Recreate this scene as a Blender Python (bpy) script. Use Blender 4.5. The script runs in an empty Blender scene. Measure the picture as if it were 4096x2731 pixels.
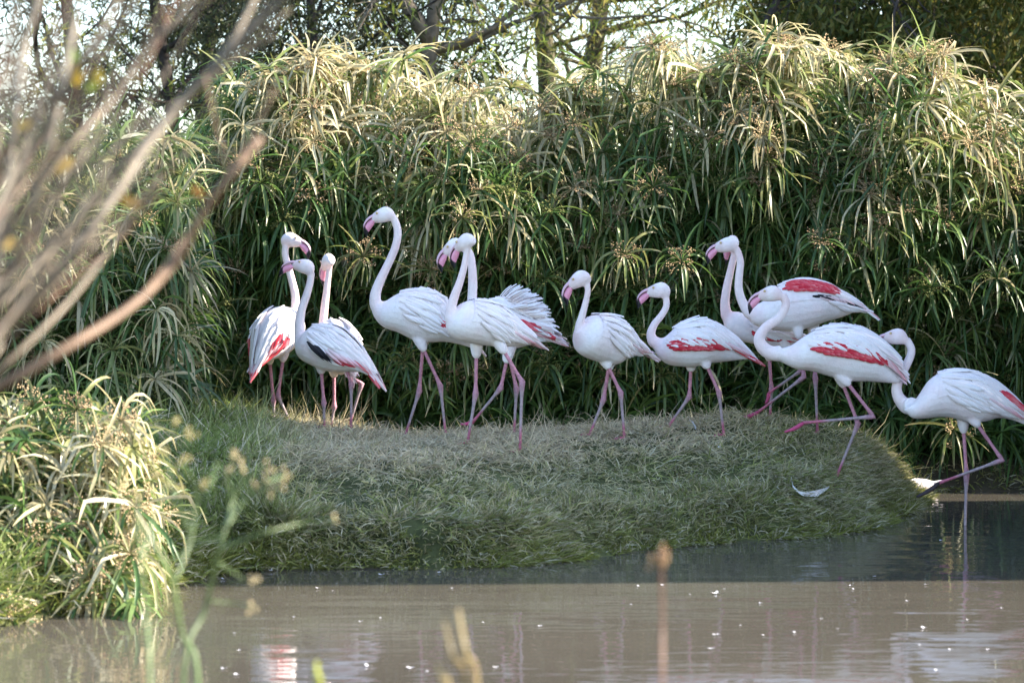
import bpy, math, random
import numpy as np
from mathutils import Matrix, Vector

random.seed(7)
rng = np.random.default_rng(11)
sc = bpy.context.scene
col = sc.collection
rad = math.radians

# ------------------------------------------------------------------ camera
CAM_H = 1.42                       # metres above the water
FPX = 100.0 / 36.0 * 4096          # focal length in photograph pixels
PITCH = math.atan((1365.5 - 1045.0) / FPX)
cam = bpy.data.cameras.new('camera')
cam.lens = 100.0
cam.sensor_width = 36.0
cam.clip_end = 3000
cam.dof.use_dof = True
cam.dof.focus_distance = 16.0
cam.dof.aperture_fstop = 4.0
cam_ob = bpy.data.objects.new('camera', cam)
cam_ob.location = (0, 0, CAM_H)
cam_ob.rotation_euler = (math.pi / 2 - PITCH, 0, 0)
col.objects.link(cam_ob)
sc.camera = cam_ob

# ------------------------------------------------------------------ sky and sun
SUN_EL, SUN_AZ = 36.0, 4.0         # elevation; degrees the sun stands behind the picture plane, to the right
world = bpy.data.worlds.new('World')
sc.world = world
world.use_nodes = True
wn = world.node_tree
wn.nodes.clear()
wo = wn.nodes.new('ShaderNodeOutputWorld')
bg = wn.nodes.new('ShaderNodeBackground')
sky = wn.nodes.new('ShaderNodeTexSky')
sky.sky_type = 'NISHITA'
sky.sun_disc = False
sky.sun_elevation = rad(SUN_EL)
sky.sun_rotation = rad(90 - SUN_AZ)
sky.air_density = 1.0
sky.dust_density = 1.0
sky.ozone_density = 1.2
bg.inputs['Strength'].default_value = 0.15
wn.links.new(sky.outputs[0], bg.inputs[0])
wn.links.new(bg.outputs[0], wo.inputs[0])

sun = bpy.data.lights.new('sun', 'SUN')
sun.energy = 5.0
sun.angle = rad(0.8)
sun.color = (1.0, 0.90, 0.76)
sun_ob = bpy.data.objects.new('sun', sun)
sd = Vector((math.cos(rad(SUN_EL)) * math.cos(rad(SUN_AZ)), math.cos(rad(SUN_EL)) * math.sin(rad(SUN_AZ)), math.sin(rad(SUN_EL))))
sun_ob.rotation_euler = sd.to_track_quat('Z', 'Y').to_euler()
sun_ob.location = sd * 30
col.objects.link(sun_ob)

vs = sc.view_settings
vs.view_transform = 'Standard'
vs.look = 'None'
vs.gamma = 1.0
vs.use_curve_mapping = False
vs.exposure = 1.9
sc.cycles.max_bounces = 7
sc.cycles.diffuse_bounces = 4
sc.cycles.glossy_bounces = 3
sc.cycles.transmission_bounces = 4
sc.cycles.transparent_max_bounces = 4
sc.cycles.use_denoising = True
sc.cycles.sample_clamp_indirect = 6.0

# ------------------------------------------------------------------ helpers
def P(px, py, d):
    """photograph pixel (4096 wide) at world depth y = d -> world point"""
    xr = (px - 2048.0) / FPX
    yu = (1365.5 - py) / FPX
    t = d / (math.cos(PITCH) + yu * math.sin(PITCH))
    return np.array((xr * t, d, CAM_H + t * (yu * math.cos(PITCH) - math.sin(PITCH))))

def PW(px, py, z=0.0):
    """photograph pixel on the horizontal plane z"""
    a = P(px, py, 10.0)
    k = (CAM_H - z) / (CAM_H - a[2])
    return np.array((a[0] * k, 10.0 * k, z))

D2S = 4096.0 / 2352.0              # 2352-wide reading -> photograph pixels
def PD(px, py, d):
    return P(px * D2S, py * D2S, d)

def smooth01(x):
    x = np.clip(x, 0, 1)
    return x * x * (3 - 2 * x)

def vnoise(x, y, seed=0):
    """cheap smooth noise in -1..1"""
    s = seed * 1.7
    return (np.sin(x * 1.0 + 1.3 * np.sin(y * 0.7 + s) + s) + np.sin(y * 1.3 + 1.1 * np.sin(x * 0.9 - s) + 2.1 * s)
            + np.sin((x + y) * 0.8 + 1.7 * np.sin((x - y) * 0.6 + s) + 0.5 * s)) / 3.0

def set_col(me, cols):
    ca = me.color_attributes.new('col', 'FLOAT_COLOR', 'POINT')
    a = np.ones((len(me.vertices), 4), dtype=np.float32)
    a[:, :3] = cols
    ca.data.foreach_set('color', a.ravel())

def mesh_py(name, V, F, mats, cols=None, smooth=True, midx=None):
    me = bpy.data.meshes.new(name)
    me.from_pydata([tuple(map(float, v)) for v in V], [], F)
    for m in (mats if isinstance(mats, (list, tuple)) else [mats]):
        me.materials.append(m)
    if smooth:
        me.polygons.foreach_set('use_smooth', [True] * len(me.polygons))
    if midx is not None:
        me.polygons.foreach_set('material_index', midx)
    if cols is not None:
        set_col(me, np.asarray(cols, dtype=np.float32))
    me.update()
    return me

def mesh_quads(name, V, Q, mat, cols=None, smooth=True):
    """big all-quad mesh straight from arrays"""
    V = np.ascontiguousarray(V, dtype=np.float32).reshape(-1, 3)
    Q = np.ascontiguousarray(Q, dtype=np.int32).reshape(-1, 4)
    me = bpy.data.meshes.new(name)
    me.vertices.add(len(V)); me.vertices.foreach_set('co', V.ravel())
    me.loops.add(Q.size); me.loops.foreach_set('vertex_index', Q.ravel())
    me.polygons.add(len(Q)); me.polygons.foreach_set('loop_start', np.arange(0, Q.size, 4, dtype=np.int32))
    if smooth:
        me.polygons.foreach_set('use_smooth', np.ones(len(Q), dtype=bool))
    me.materials.append(mat)
    if cols is not None:
        set_col(me, cols)
    me.update(calc_edges=True)
    return me

def link(name, me, parent=None, loc=None, mat=None):
    o = bpy.data.objects.new(name, me)
    col.objects.link(o)
    if parent is not None:
        o.parent = parent
    if loc is not None:
        o.location = tuple(map(float, loc))
    if mat is not None:
        o.matrix_local = mat
    return o

def tag(o, label=None, cat=None, group=None, kind=None):
    if label: o['label'] = label
    if cat: o['category'] = cat
    if group: o['group'] = group
    if kind: o['kind'] = kind
    return o

def empty(name, loc):
    o = bpy.data.objects.new(name, None)
    o.empty_display_size = 0.1
    o.location = tuple(map(float, loc))
    col.objects.link(o)
    return o

def catmull(pts, n):
    """resample a polyline of k-dim points to n points with a Catmull-Rom spline"""
    p = np.asarray(pts, dtype=float)
    if len(p) == 2:
        t = np.linspace(0, 1, n)[:, None]
        return p[0] * (1 - t) + p[1] * t
    q = np.vstack([2 * p[0] - p[1], p, 2 * p[-1] - p[-2]])
    out = []
    for u in np.linspace(0, len(p) - 1 - 1e-9, n):
        i = int(u); t = u - i
        a, b, c, e = q[i], q[i + 1], q[i + 2], q[i + 3]
        out.append(0.5 * ((2 * b) + (-a + c) * t + (2 * a - 5 * b + 4 * c - e) * t * t + (-a + 3 * b - 3 * c + e) * t ** 3))
    return np.array(out)

def tube(pts, radii, sides=6, flat=None):
    """closed tube along pts; returns verts, faces"""
    pts = np.asarray(pts, dtype=float); n = len(pts)
    radii = np.broadcast_to(np.asarray(radii, dtype=float), (n,))
    tg = np.gradient(pts, axis=0)
    tg /= np.linalg.norm(tg, axis=1)[:, None] + 1e-12
    ref = np.array((0, 0, 1.0)) if abs(tg[0][2]) < 0.9 else np.array((1.0, 0, 0))
    u = np.cross(tg[0], ref); u /= np.linalg.norm(u)
    V = []
    for i in range(n):
        u = u - tg[i] * np.dot(u, tg[i]); u /= np.linalg.norm(u) + 1e-12
        w = np.cross(tg[i], u)
        for k in range(sides):
            a = 2 * math.pi * k / sides
            V.append(pts[i] + radii[i] * (math.cos(a) * u + math.sin(a) * w))
    F = []
    for i in range(n - 1):
        for k in range(sides):
            k2 = (k + 1) % sides
            F.append((i * sides + k, i * sides + k2, (i + 1) * sides + k2, (i + 1) * sides + k))
    F.append(tuple(range(sides - 1, -1, -1)))
    F.append(tuple((n - 1) * sides + k for k in range(sides)))
    return V, F

class MB:
    def __init__(self): self.V, self.F, self.C, self.M = [], [], [], []
    def add(self, V, F, c=(1, 1, 1), m=0):
        o = len(self.V)
        self.V += [tuple(v) for v in V]
        self.F += [tuple(i + o for i in f) for f in F]
        c = np.asarray(c, dtype=float)
        self.C += list(np.broadcast_to(c, (len(V), 3)))
        self.M += [m] * len(F)
    def mesh(self, name, mats, smooth=True):
        return mesh_py(name, self.V, self.F, mats, self.C, smooth, self.M)

def box(cx, cy, cz, sx, sy, sz):
    V = [(cx + i * sx / 2, cy + j * sy / 2, cz + k * sz / 2) for i in (-1, 1) for j in (-1, 1) for k in (-1, 1)]
    F = [(0, 1, 3, 2), (4, 6, 7, 5), (0, 4, 5, 1), (2, 3, 7, 6), (0, 2, 6, 4), (1, 5, 7, 3)]
    return V, F

# ------------------------------------------------------------------ materials
def new_mat(name):
    m = bpy.data.materials.new(name)
    m.use_nodes = True
    nt = m.node_tree
    return m, nt, nt.nodes['Principled BSDF'], nt.nodes['Material Output']

def leaf_mat(name, transl=0.35, rough=0.45, spec=0.4, var=0.25):
    m, nt, b, out = new_mat(name)
    at = nt.nodes.new('ShaderNodeAttribute'); at.attribute_name = 'col'
    oi = nt.nodes.new('ShaderNodeObjectInfo')
    hs = nt.nodes.new('ShaderNodeHueSaturation')
    mr = nt.nodes.new('ShaderNodeMapRange')
    mr.inputs['To Min'].default_value = 1 - var; mr.inputs['To Max'].default_value = 1 + var
    nt.links.new(oi.outputs['Random'], mr.inputs['Value'])
    nt.links.new(mr.outputs[0], hs.inputs['Value'])
    no = nt.nodes.new('ShaderNodeTexNoise'); no.inputs['Scale'].default_value = 9.0; no.inputs['Detail'].default_value = 4
    tc = nt.nodes.new('ShaderNodeTexCoord')
    nt.links.new(tc.outputs['Object'], no.inputs['Vector'])
    mr2 = nt.nodes.new('ShaderNodeMapRange'); mr2.inputs['From Min'].default_value = 0.3; mr2.inputs['From Max'].default_value = 0.7
    mr2.inputs['To Min'].default_value = 0.75; mr2.inputs['To Max'].default_value = 1.2
    nt.links.new(no.outputs['Fac'], mr2.inputs['Value'])
    mx = nt.nodes.new('ShaderNodeMix'); mx.data_type = 'RGBA'; mx.blend_type = 'MULTIPLY'; mx.inputs['Factor'].default_value = 1.0
    nt.links.new(at.outputs['Color'], hs.inputs['Color'])
    nt.links.new(hs.outputs[0], mx.inputs['A']); nt.links.new(mr2.outputs[0], mx.inputs['B'])
    nt.links.new(mx.outputs['Result'], b.inputs['Base Color'])
    b.inputs['Roughness'].default_value = rough
    b.inputs['Specular IOR Level'].default_value = spec
    tr = nt.nodes.new('ShaderNodeBsdfTranslucent')
    nt.links.new(mx.outputs['Result'], tr.inputs['Color'])
    ms = nt.nodes.new('ShaderNodeMixShader'); ms.inputs[0].default_value = transl
    nt.links.new(b.outputs[0], ms.inputs[1]); nt.links.new(tr.outputs[0], ms.inputs[2])
    nt.links.new(ms.outputs[0], out.inputs['Surface'])
    return m

def col_mat(name, rough=0.7, spec=0.3, nscale=20, namp=0.2, bump=0.0, bscale=60, sss=0.0, tint=None, objvar=0.0):
    """colour from the vertices, broken up by noise"""
    m, nt, b, out = new_mat(name)
    at = nt.nodes.new('ShaderNodeAttribute'); at.attribute_name = 'col'
    tc = nt.nodes.new('ShaderNodeTexCoord')
    no = nt.nodes.new('ShaderNodeTexNoise'); no.inputs['Scale'].default_value = nscale; no.inputs['Detail'].default_value = 6
    nt.links.new(tc.outputs['Object'], no.inputs['Vector'])
    mr = nt.nodes.new('ShaderNodeMapRange'); mr.inputs['From Min'].default_value = 0.3; mr.inputs['From Max'].default_value = 0.7
    mr.inputs['To Min'].default_value = 1 - namp; mr.inputs['To Max'].default_value = 1 + namp * 0.6
    nt.links.new(no.outputs['Fac'], mr.inputs['Value'])
    mx = nt.nodes.new('ShaderNodeMix'); mx.data_type = 'RGBA'; mx.blend_type = 'MULTIPLY'; mx.inputs['Factor'].default_value = 1.0
    nt.links.new(at.outputs['Color'], mx.inputs['A']); nt.links.new(mr.outputs[0], mx.inputs['B'])
    last = mx.outputs['Result']
    if tint is not None:            # soft pink flush in patches
        n4 = nt.nodes.new('ShaderNodeTexNoise'); n4.inputs['Scale'].default_value = 7.0; n4.inputs['Detail'].default_value = 3
        nt.links.new(tc.outputs['Object'], n4.inputs['Vector'])
        m4 = nt.nodes.new('ShaderNodeMapRange'); m4.inputs['From Min'].default_value = 0.42; m4.inputs['From Max'].default_value = 0.72
        nt.links.new(n4.outputs['Fac'], m4.inputs['Value'])
        x4 = nt.nodes.new('ShaderNodeMix'); x4.data_type = 'RGBA'; x4.blend_type = 'MULTIPLY'
        x4.inputs['B'].default_value = (*tint, 1)
        nt.links.new(m4.outputs[0], x4.inputs['Factor']); nt.links.new(last, x4.inputs['A'])
        last = x4.outputs['Result']
    if objvar:
        oi = nt.nodes.new('ShaderNodeObjectInfo'); h5 = nt.nodes.new('ShaderNodeHueSaturation'); m5 = nt.nodes.new('ShaderNodeMapRange')
        m5.inputs['To Min'].default_value = 1 - objvar; m5.inputs['To Max'].default_value = 1 + objvar * 0.4
        nt.links.new(oi.outputs['Random'], m5.inputs['Value']); nt.links.new(m5.outputs[0], h5.inputs['Value']); nt.links.new(last, h5.inputs['Color'])
        last = h5.outputs[0]
    nt.links.new(last, b.inputs['Base Color'])
    b.inputs['Roughness'].default_value = rough
    b.inputs['Specular IOR Level'].default_value = spec
    if sss:
        b.inputs['Subsurface Weight'].default_value = sss
        b.inputs['Subsurface Radius'].default_value = (0.02, 0.012, 0.01)
        b.inputs['Subsurface Scale'].default_value = 0.3
    if bump:
        n2 = nt.nodes.new('ShaderNodeTexNoise'); n2.inputs['Scale'].default_value = bscale; n2.inputs['Detail'].default_value = 5
        nt.links.new(tc.outputs['Object'], n2.inputs['Vector'])
        bp = nt.nodes.new('ShaderNodeBump'); bp.inputs['Strength'].default_value = bump; bp.inputs['Distance'].default_value = 0.01
        nt.links.new(n2.outputs['Fac'], bp.inputs['Height'])
        nt.links.new(bp.outputs[0], b.inputs['Normal'])
    return m

M_leaf = leaf_mat('sedge_leaf', 0.42, 0.38, 0.5)
M_grass = leaf_mat('grass_blade', 0.25, 0.6, 0.25, 0.0)
M_tree = leaf_mat('tree_leaf', 0.40, 0.5, 0.3, 0.15)
M_bud = col_mat('sedge_flower', 0.9, 0.1, 60, 0.35)
M_bark = col_mat('bark', 0.9, 0.15, 14, 0.45, 0.6, 40)
M_twig = col_mat('twig_bark', 0.6, 0.3, 18, 0.4, 0.4, 50)
M_plum = col_mat('plumage', 0.8, 0.1, 45, 0.06, 0.35, 110, tint=(1.0, 0.89, 0.90))
M_leg = col_mat('leg_skin', 0.55, 0.3, 70, 0.30, 0.5, 120)
M_feather = col_mat('feather_vane', 0.75, 0.15, 35, 0.07, 0, 60, tint=(1.0, 0.92, 0.93), objvar=0.05)
M_bill = col_mat('bill_horn', 0.3, 0.5, 40, 0.08)
M_eye = col_mat('eye', 0.1, 0.6, 40, 0.0)
M_wood = col_mat('weathered_planks', 0.85, 0.2, 6, 0.35, 0.5, 30)
M_soil = col_mat('soil', 0.95, 0.1, 8, 0.4, 0.8, 25)

# water: murky pond, glossy skin over a muddy body
M_water, nt, b, out = new_mat('pond_water')
tc = nt.nodes.new('ShaderNodeTexCoord')
mp = nt.nodes.new('ShaderNodeMapping'); mp.inputs['Scale'].default_value = (0.42, 1.0, 1.0)
nt.links.new(tc.outputs['Object'], mp.inputs['Vector'])
n1 = nt.nodes.new('ShaderNodeTexNoise'); n1.inputs['Scale'].default_value = 2.6; n1.inputs['Detail'].default_value = 2.0
n2 = nt.nodes.new('ShaderNodeTexNoise'); n2.inputs['Scale'].default_value = 11.0; n2.inputs['Detail'].default_value = 2.0
nt.links.new(mp.outputs[0], n1.inputs['Vector']); nt.links.new(mp.outputs[0], n2.inputs['Vector'])
n5 = nt.nodes.new('ShaderNodeTexNoise'); n5.inputs['Scale'].default_value = 0.55; n5.inputs['Detail'].default_value = 3
nt.links.new(mp.outputs[0], n5.inputs['Vector'])
m5 = nt.nodes.new('ShaderNodeMapRange'); m5.inputs['From Min'].default_value = 0.35; m5.inputs['From Max'].default_value = 0.68; m5.inputs['To Min'].default_value = 0.10; m5.inputs['To Max'].default_value = 0.62
nt.links.new(n5.outputs['Fac'], m5.inputs['Value'])
b1 = nt.nodes.new('ShaderNodeBump'); nt.links.new(m5.outputs[0], b1.inputs['Strength']); b1.inputs['Distance'].default_value = 0.02
b2 = nt.nodes.new('ShaderNodeBump'); b2.inputs['Strength'].default_value = 0.22; b2.inputs['Distance'].default_value = 0.006
nt.links.new(n1.outputs['Fac'], b1.inputs['Height']); nt.links.new(n2.outputs['Fac'], b2.inputs['Height'])
nt.links.new(b1.outputs[0], b2.inputs['Normal']); nt.links.new(b2.outputs[0], b.inputs['Normal'])
n3 = nt.nodes.new('ShaderNodeTexNoise'); n3.inputs['Scale'].default_value = 0.6; n3.inputs['Detail'].default_value = 5
nt.links.new(tc.outputs['Object'], n3.inputs['Vector'])
cr = nt.nodes.new('ShaderNodeValToRGB')
cr.color_ramp.elements[0].color = (0.070, 0.062, 0.051, 1); cr.color_ramp.elements[0].position = 0.3
cr.color_ramp.elements[1].color = (0.092, 0.082, 0.067, 1); cr.color_ramp.elements[1].position = 0.7
nt.links.new(n3.outputs['Fac'], cr.inputs[0]); nt.links.new(cr.outputs[0], b.inputs['Base Color'])
b.inputs['Roughness'].default_value = 0.03
b.inputs['IOR'].default_value = 1.33

# ------------------------------------------------------------------ terrain
def shore(pts):
    return [tuple(PW(x * D2S, y * D2S)[:2]) for x, y in pts]
front = shore([(0, 1440), (120, 1420), (230, 1400), (330, 1375), (420, 1342), (530, 1312), (800, 1306), (1000, 1308), (1150, 1303), (1300, 1290),
               (1500, 1262), (1700, 1245), (1900, 1232), (2010, 1215), (2072, 1185), (2125, 1157), (2136, 1135)])
backx = lambda px, d: (PD(px, 1000, d)[0], d)
LAND_FAR = [(-14, 9.6), (-4.5, 10.2)] + front + [backx(2075, 17.25), backx(1800, 17.32), backx(1400, 17.38), backx(1120, 17.45),
            backx(1400, 17.60), backx(1900, 17.58), backx(2352, 17.55), (12, 17.6), (700, 60), (700, 1500), (-700, 1500), (-700, 40)]
LAND_NEAR = [(-700, -300), (700, -300), (700, -20), (12, 3.6), (3, 5.0), (0.5, 5.4), (-2, 5.6), (-5, 7.2), (-14, 8.2), (-700, 8)]
LAND_RIGHT = [(3.75, 12.4), (3.8, 17.2), (9, 17.25), (9, 12.0)]

def sdist(poly, X, Y):
    """signed distance, positive inside"""
    X = np.asarray(X, float); Y = np.asarray(Y, float)
    d2 = np.full(X.shape, 1e18); ins = np.zeros(X.shape, bool)
    n = len(poly)
    for i in range(n):
        ax, ay = poly[i]; bx, by = poly[(i + 1) % n]
        ex, ey = bx - ax, by - ay
        t = np.clip(((X - ax) * ex + (Y - ay) * ey) / (ex * ex + ey * ey + 1e-12), 0, 1)
        d2 = np.minimum(d2, (X - ax - t * ex) ** 2 + (Y - ay - t * ey) ** 2)
        c = ((ay > Y) != (by > Y)) & (X < (bx - ax) * (Y - ay) / (by - ay + 1e-15) + ax)
        ins ^= c
    return np.where(ins, 1, -1) * np.sqrt(d2)

def height(X, Y):
    X = np.asarray(X, float); Y = np.asarray(Y, float)
    s = sdist(LAND_FAR, X, Y)
    rt = smooth01((X - 0.6) / 1.5) * smooth01((17.45 - Y) / 0.1)
    rise = np.where(s > 0, (0.18 + 0.05 * rt) * smooth01(s / (0.24 + 0.16 * rt)) + (0.25 - 0.02 * rt) * smooth01(s / (1.3 - 0.3 * rt)), -0.35 * smooth01(-s / 0.9))
    crest = 0.11 * np.exp(-((X - 1.35) / 0.95) ** 2 - ((Y - 16.3) / 0.75) ** 2) * smooth01(s / 0.3)
    left = 0.05 * np.exp(-((X + 1.9) / 0.6) ** 2 - ((Y - 16.0) / 1.2) ** 2)
    z = rise + crest + np.where(s > 0, left, 0)
    z = z + np.where(s > 0, (0.022 * vnoise(X * 3.1, Y * 3.1, 1) + 0.016 * vnoise(X * 8, Y * 8, 2) + 0.010 * vnoise(X * 17, Y * 17, 4)) * smooth01(s / 0.2), 0)
    for poly, hh in ((LAND_NEAR, 0.42), (LAND_RIGHT, 0.35)):
        s2 = sdist(poly, X, Y)
        z = np.where(s2 > -0.6, np.maximum(z, np.where(s2 > 0, hh * smooth01(s2 / 0.8), -0.35 * smooth01(-s2 / 0.6))), z)
    return z
def hz(x, y):
    return float(height(np.array([x]), np.array([y]))[0])

def foot_ground(px, py):
    """first terrain point seen through a photograph pixel"""
    ds = np.arange(11.0, 18.2, 0.02)
    pts = np.array([P(px, py, d) for d in ds])
    hgt = height(pts[:, 0], pts[:, 1])
    hit = np.nonzero(pts[:, 2] <= hgt)[0]
    return float(ds[hit[0]]) if len(hit) else None

gx = np.concatenate([[-700, -300, -120, -60, -30, -18, -12, -9], np.arange(-7, 7.01, 0.07), [9, 12, 18, 30, 60, 120, 300, 700]])
gy = np.concatenate([[-300, -120, -40, -15, -5, -2, 0, 1.5], np.arange(2.5, 9.5, 0.35), np.arange(9.6, 20.01, 0.07), [20.6, 22, 25, 30, 40, 60, 120, 300, 700, 1500]])
GX, GY = np.meshgrid(gx, gy)
GZ = height(GX.ravel(), GY.ravel())
nx, ny = len(gx), len(gy)
idx = np.arange(nx * ny).reshape(ny, nx)
Q = np.stack([idx[:-1, :-1], idx[:-1, 1:], idx[1:, 1:], idx[1:, :-1]], -1).reshape(-1, 4)
gcol = np.empty((nx * ny, 3)); gcol[:] = (0.075, 0.065, 0.04)
sg_ = sdist(LAND_FAR, GX.ravel(), GY.ravel())
gcol[(sg_ > 0) & (GY.ravel() < 17.4)] = (0.075, 0.085, 0.035)
nn = vnoise(GX.ravel() * 2.2, GY.ravel() * 2.2, 3)
gcol += np.outer(nn, (0.015, 0.015, 0.006))
ground = link('ground', mesh_quads('ground', np.stack([GX.ravel(), GY.ravel(), GZ], -1), Q, M_soil, gcol))
tag(ground, 'earth bank and low island under the grass', None, None, 'structure')

wv = [(-600, -5, 0), (600, -5, 0), (600, 45, 0), (-600, 45, 0)]
water = link('water', mesh_py('water', wv, [(0, 1, 2, 3)], M_water, None, False))
tag(water, 'muddy brown pond water with gentle ripples', None, None, 'structure')

# ------------------------------------------------------------------ strips (grass, sedge mass, tree leaves)
def strips(ctr, wid, side):
    """ctr (N,K,3) centre lines, wid (N,K), side (N,3) or (N,K,3) -> verts, quads"""
    N, K = wid.shape
    if side.ndim == 2: side = side[:, None, :]
    L = ctr - side * wid[..., None] * 0.5
    R = ctr + side * wid[..., None] * 0.5
    V = np.stack([L, R], 2).reshape(-1, 3)
    base = (np.arange(N) * K * 2)[:, None]
    k = np.arange(K - 1)[None, :]
    a = base + k * 2
    Q = np.stack([a, a + 1, a + 3, a + 2], -1).reshape(-1, 4)
    return V, Q

def unit(v):
    return v / (np.linalg.norm(v, axis=-1, keepdims=True) + 1e-12)

def grow(pos, d0, length, K, grav, jit=0.0):
    """centre lines starting at pos with direction d0, bending down"""
    N = len(pos)
    out = np.empty((N, K, 3)); out[:, 0] = pos
    d = unit(d0); st = (length / (K - 1))[:, None]
    for k in range(1, K):
        out[:, k] = out[:, k - 1] + d * st
        d = d + np.array((0, 0, -1.0)) * grav[:, None]
        if jit: d = d + rng.normal(0, jit, (N, 3))
        d = unit(d)
    return out

# ------------------------------------------------------------------ grass on the island and bank
def make_grass():
    n = 330000
    X = rng.uniform(-4.3, 3.3, n); Y = rng.uniform(10.6, 17.75, n)
    ne = 950000
    X2 = rng.uniform(-4.3, 3.3, ne); Y2 = rng.uniform(10.6, 17.5, ne); s2 = sdist(LAND_FAR, X2, Y2); k2 = (s2 > 0) & (s2 < 0.40) & (Y2 < 17.2)
    X = np.concatenate([X, X2[k2]]); Y = np.concatenate([Y, Y2[k2]])
    s = sdist(LAND_FAR, X, Y)
    inview = np.abs(X) < (Y * 0.1815 + 0.15)
    keep = (s > 0.0) & inview & ~((Y < 12.5) & (X < -1.35) & (rng.random(len(X)) < 0.75))
    X, Y, s = X[keep], Y[keep], s[keep]
    dens = np.clip(0.55 + 0.30 * vnoise(X * 5, Y * 5, 5) + 0.40 * vnoise(X * 16, Y * 16, 6), 0.06, 1)
    keep = rng.random(len(X)) < dens
    X, Y, s = X[keep], Y[keep], s[keep]
    Z = height(X, Y)
    N = len(X)
    e = 0.03
    gxx = (height(X + e, Y) - height(X - e, Y)) / (2 * e); gyy = (height(X, Y + e) - height(X, Y - e)) / (2 * e)
    px = X / Y * FPX / D2S + 1176
    lush = smooth01((800 - px) / 330.0)               # greener, longer grass towards the left bank
    clump = vnoise(X * 6.0, Y * 6.0, 8)
    top = smooth01((s - 0.55) / 0.7)
    edge = smooth01((0.22 - s) / 0.2)
    length = (0.05 + 0.05 * rng.random(N)) * (1 + 0.5 * clump) * (1 + 1.3 * lush) * (1 + 0.10 * edge)
    stalk = rng.random(N) < 0.010 * top + 0.03 * smooth01((Y - 16.4) / 0.4) * (px > 640)
    length[stalk] *= rng.uniform(1.6, 2.6, stalk.sum())
    lean = rng.normal(0, 0.95, (N, 2)) + np.stack([vnoise(X * 2.3, Y * 2.3, 9), vnoise(X * 2.3, Y * 2.3, 10)], -1) * 0.6 + np.stack([vnoise(X * 11, Y * 11, 14), vnoise(X * 11, Y * 11, 15)], -1) * 1.3
    d0 = np.stack([lean[:, 0] - gxx * 0.9, lean[:, 1] - gyy * 0.9, np.full(N, 0.62) + 0.5 * lush + 1.2 * stalk], -1)
    grav = rng.uniform(0.05, 0.45, N) * (1 - 0.7 * stalk)
    K = 4
    C = grow(np.stack([X, Y, Z - 0.004], -1), d0, length, K, grav, 0.22)
    w0 = rng.uniform(0.0036, 0.0080, N) * np.where(stalk, 0.6, 1.0) * (1 + 0.3 * lush)
    W = w0[:, None] * np.array((0.9, 1.0, 0.75, 0.12))[None, :]
    side = unit(np.cross(d0, rng.normal(0, 1, (N, 3))))
    V, Qd = strips(C, W, side)
    straw = np.array((0.64, 0.53, 0.37)); grey = np.array((0.52, 0.47, 0.27)); green = np.array((0.235, 0.265, 0.085)); moss = np.array((0.21, 0.23, 0.05)); lushc = np.array((0.19, 0.27, 0.06))
    dry = np.clip(1.15 * top * (1 - lush) + 0.22 * vnoise(X * 2.6, Y * 2.6, 12) + rng.normal(0, 0.25, N), 0, 1)
    dryc = np.where((rng.random(N) < 0.68)[:, None], straw, grey)
    front = np.where((rng.random(N) < 0.45)[:, None], grey * 0.85, green)
    c = front * (1 - dry)[:, None] + dryc * dry[:, None]
    c = c * (1 - lush * 0.75)[:, None] + lushc * (lush * 0.75)[:, None]
    ed = (edge * (rng.random(N) < 0.7))[:, None]
    c = c * (1 - ed) + moss * ed
    c = c * rng.uniform(0.55, 1.25, (N, 1)); pale = rng.random(N) < 0.13; c[pale] = np.array((0.56, 0.52, 0.37)) * rng.uniform(0.8, 1.1, (pale.sum(), 1))
    g = link('grass', mesh_quads('grass', V, Qd, M_grass, np.repeat(c, K * 2, axis=0)))
    tag(g, 'short matted grass covering the island, dry on top and greener down the bank', 'grass', None, 'stuff')
    return N
NG = make_grass()
def runners():
    n = 16000
    X = rng.uniform(-2.6, 3.2, n); Y = rng.uniform(12.6, 17.2, n)
    s = sdist(LAND_FAR, X, Y)
    k = (s > 0.03) & (np.abs(X) < Y * 0.1815 + 0.1) & (rng.random(n) < np.clip(0.25 + 0.9 * vnoise(X * 3, Y * 3, 41) + 0.3 * smooth01((s - 0.6) / 0.5), 0.05, 1))
    X, Y, s = X[k], Y[k], s[k]; N = len(X)
    Z = height(X, Y) + rng.uniform(0.005, 0.035, N)
    a = rng.uniform(0, 2 * math.pi, N)
    d0 = np.stack([np.cos(a), np.sin(a), rng.uniform(0.1, 0.9, N)], -1)
    C = grow(np.stack([X, Y, Z], -1), d0, rng.uniform(0.07, 0.20, N), 7, rng.uniform(0.1, 0.4, N), 0.28)
    zg = height(C[:, :, 0].ravel(), C[:, :, 1].ravel()).reshape(N, 7)
    C[:, :, 2] = np.maximum(C[:, :, 2], zg + 0.018)
    W = rng.uniform(0.0022, 0.0040, N)[:, None] * np.array((1, 1, 1, 1, .9, .7, .3))[None]
    V, Qd = strips(C, W, unit(np.cross(d0, rng.normal(0, 1, (N, 3)))))
    top = smooth01((s - 0.5) / 0.6)[:, None]
    c = (np.array((0.60, 0.50, 0.34)) * top + np.array((0.44, 0.42, 0.24)) * (1 - top)) * rng.uniform(0.55, 1.2, (N, 1))
    o = link('grass_runners', mesh_quads('grass_runners', V, Qd, M_grass, np.repeat(c, 14, 0)))
    tag(o, 'loose pale grass runners tangled over the island turf', 'grass', None, 'stuff')
runners()

# ------------------------------------------------------------------ umbrella sedge
GREEN = [(0.065, 0.13, 0.036), (0.095, 0.17, 0.042), (0.145, 0.215, 0.060)]
YELL = [(0.18, 0.23, 0.07), (0.26, 0.27, 0.10)]
STRAW = [(0.52, 0.46, 0.26), (0.60, 0.54, 0.35), (0.44, 0.38, 0.21)]
ELS = (-60, -38, -18, 2, 22, 42, 62, 80)
LEAF_W = 0.0185

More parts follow.
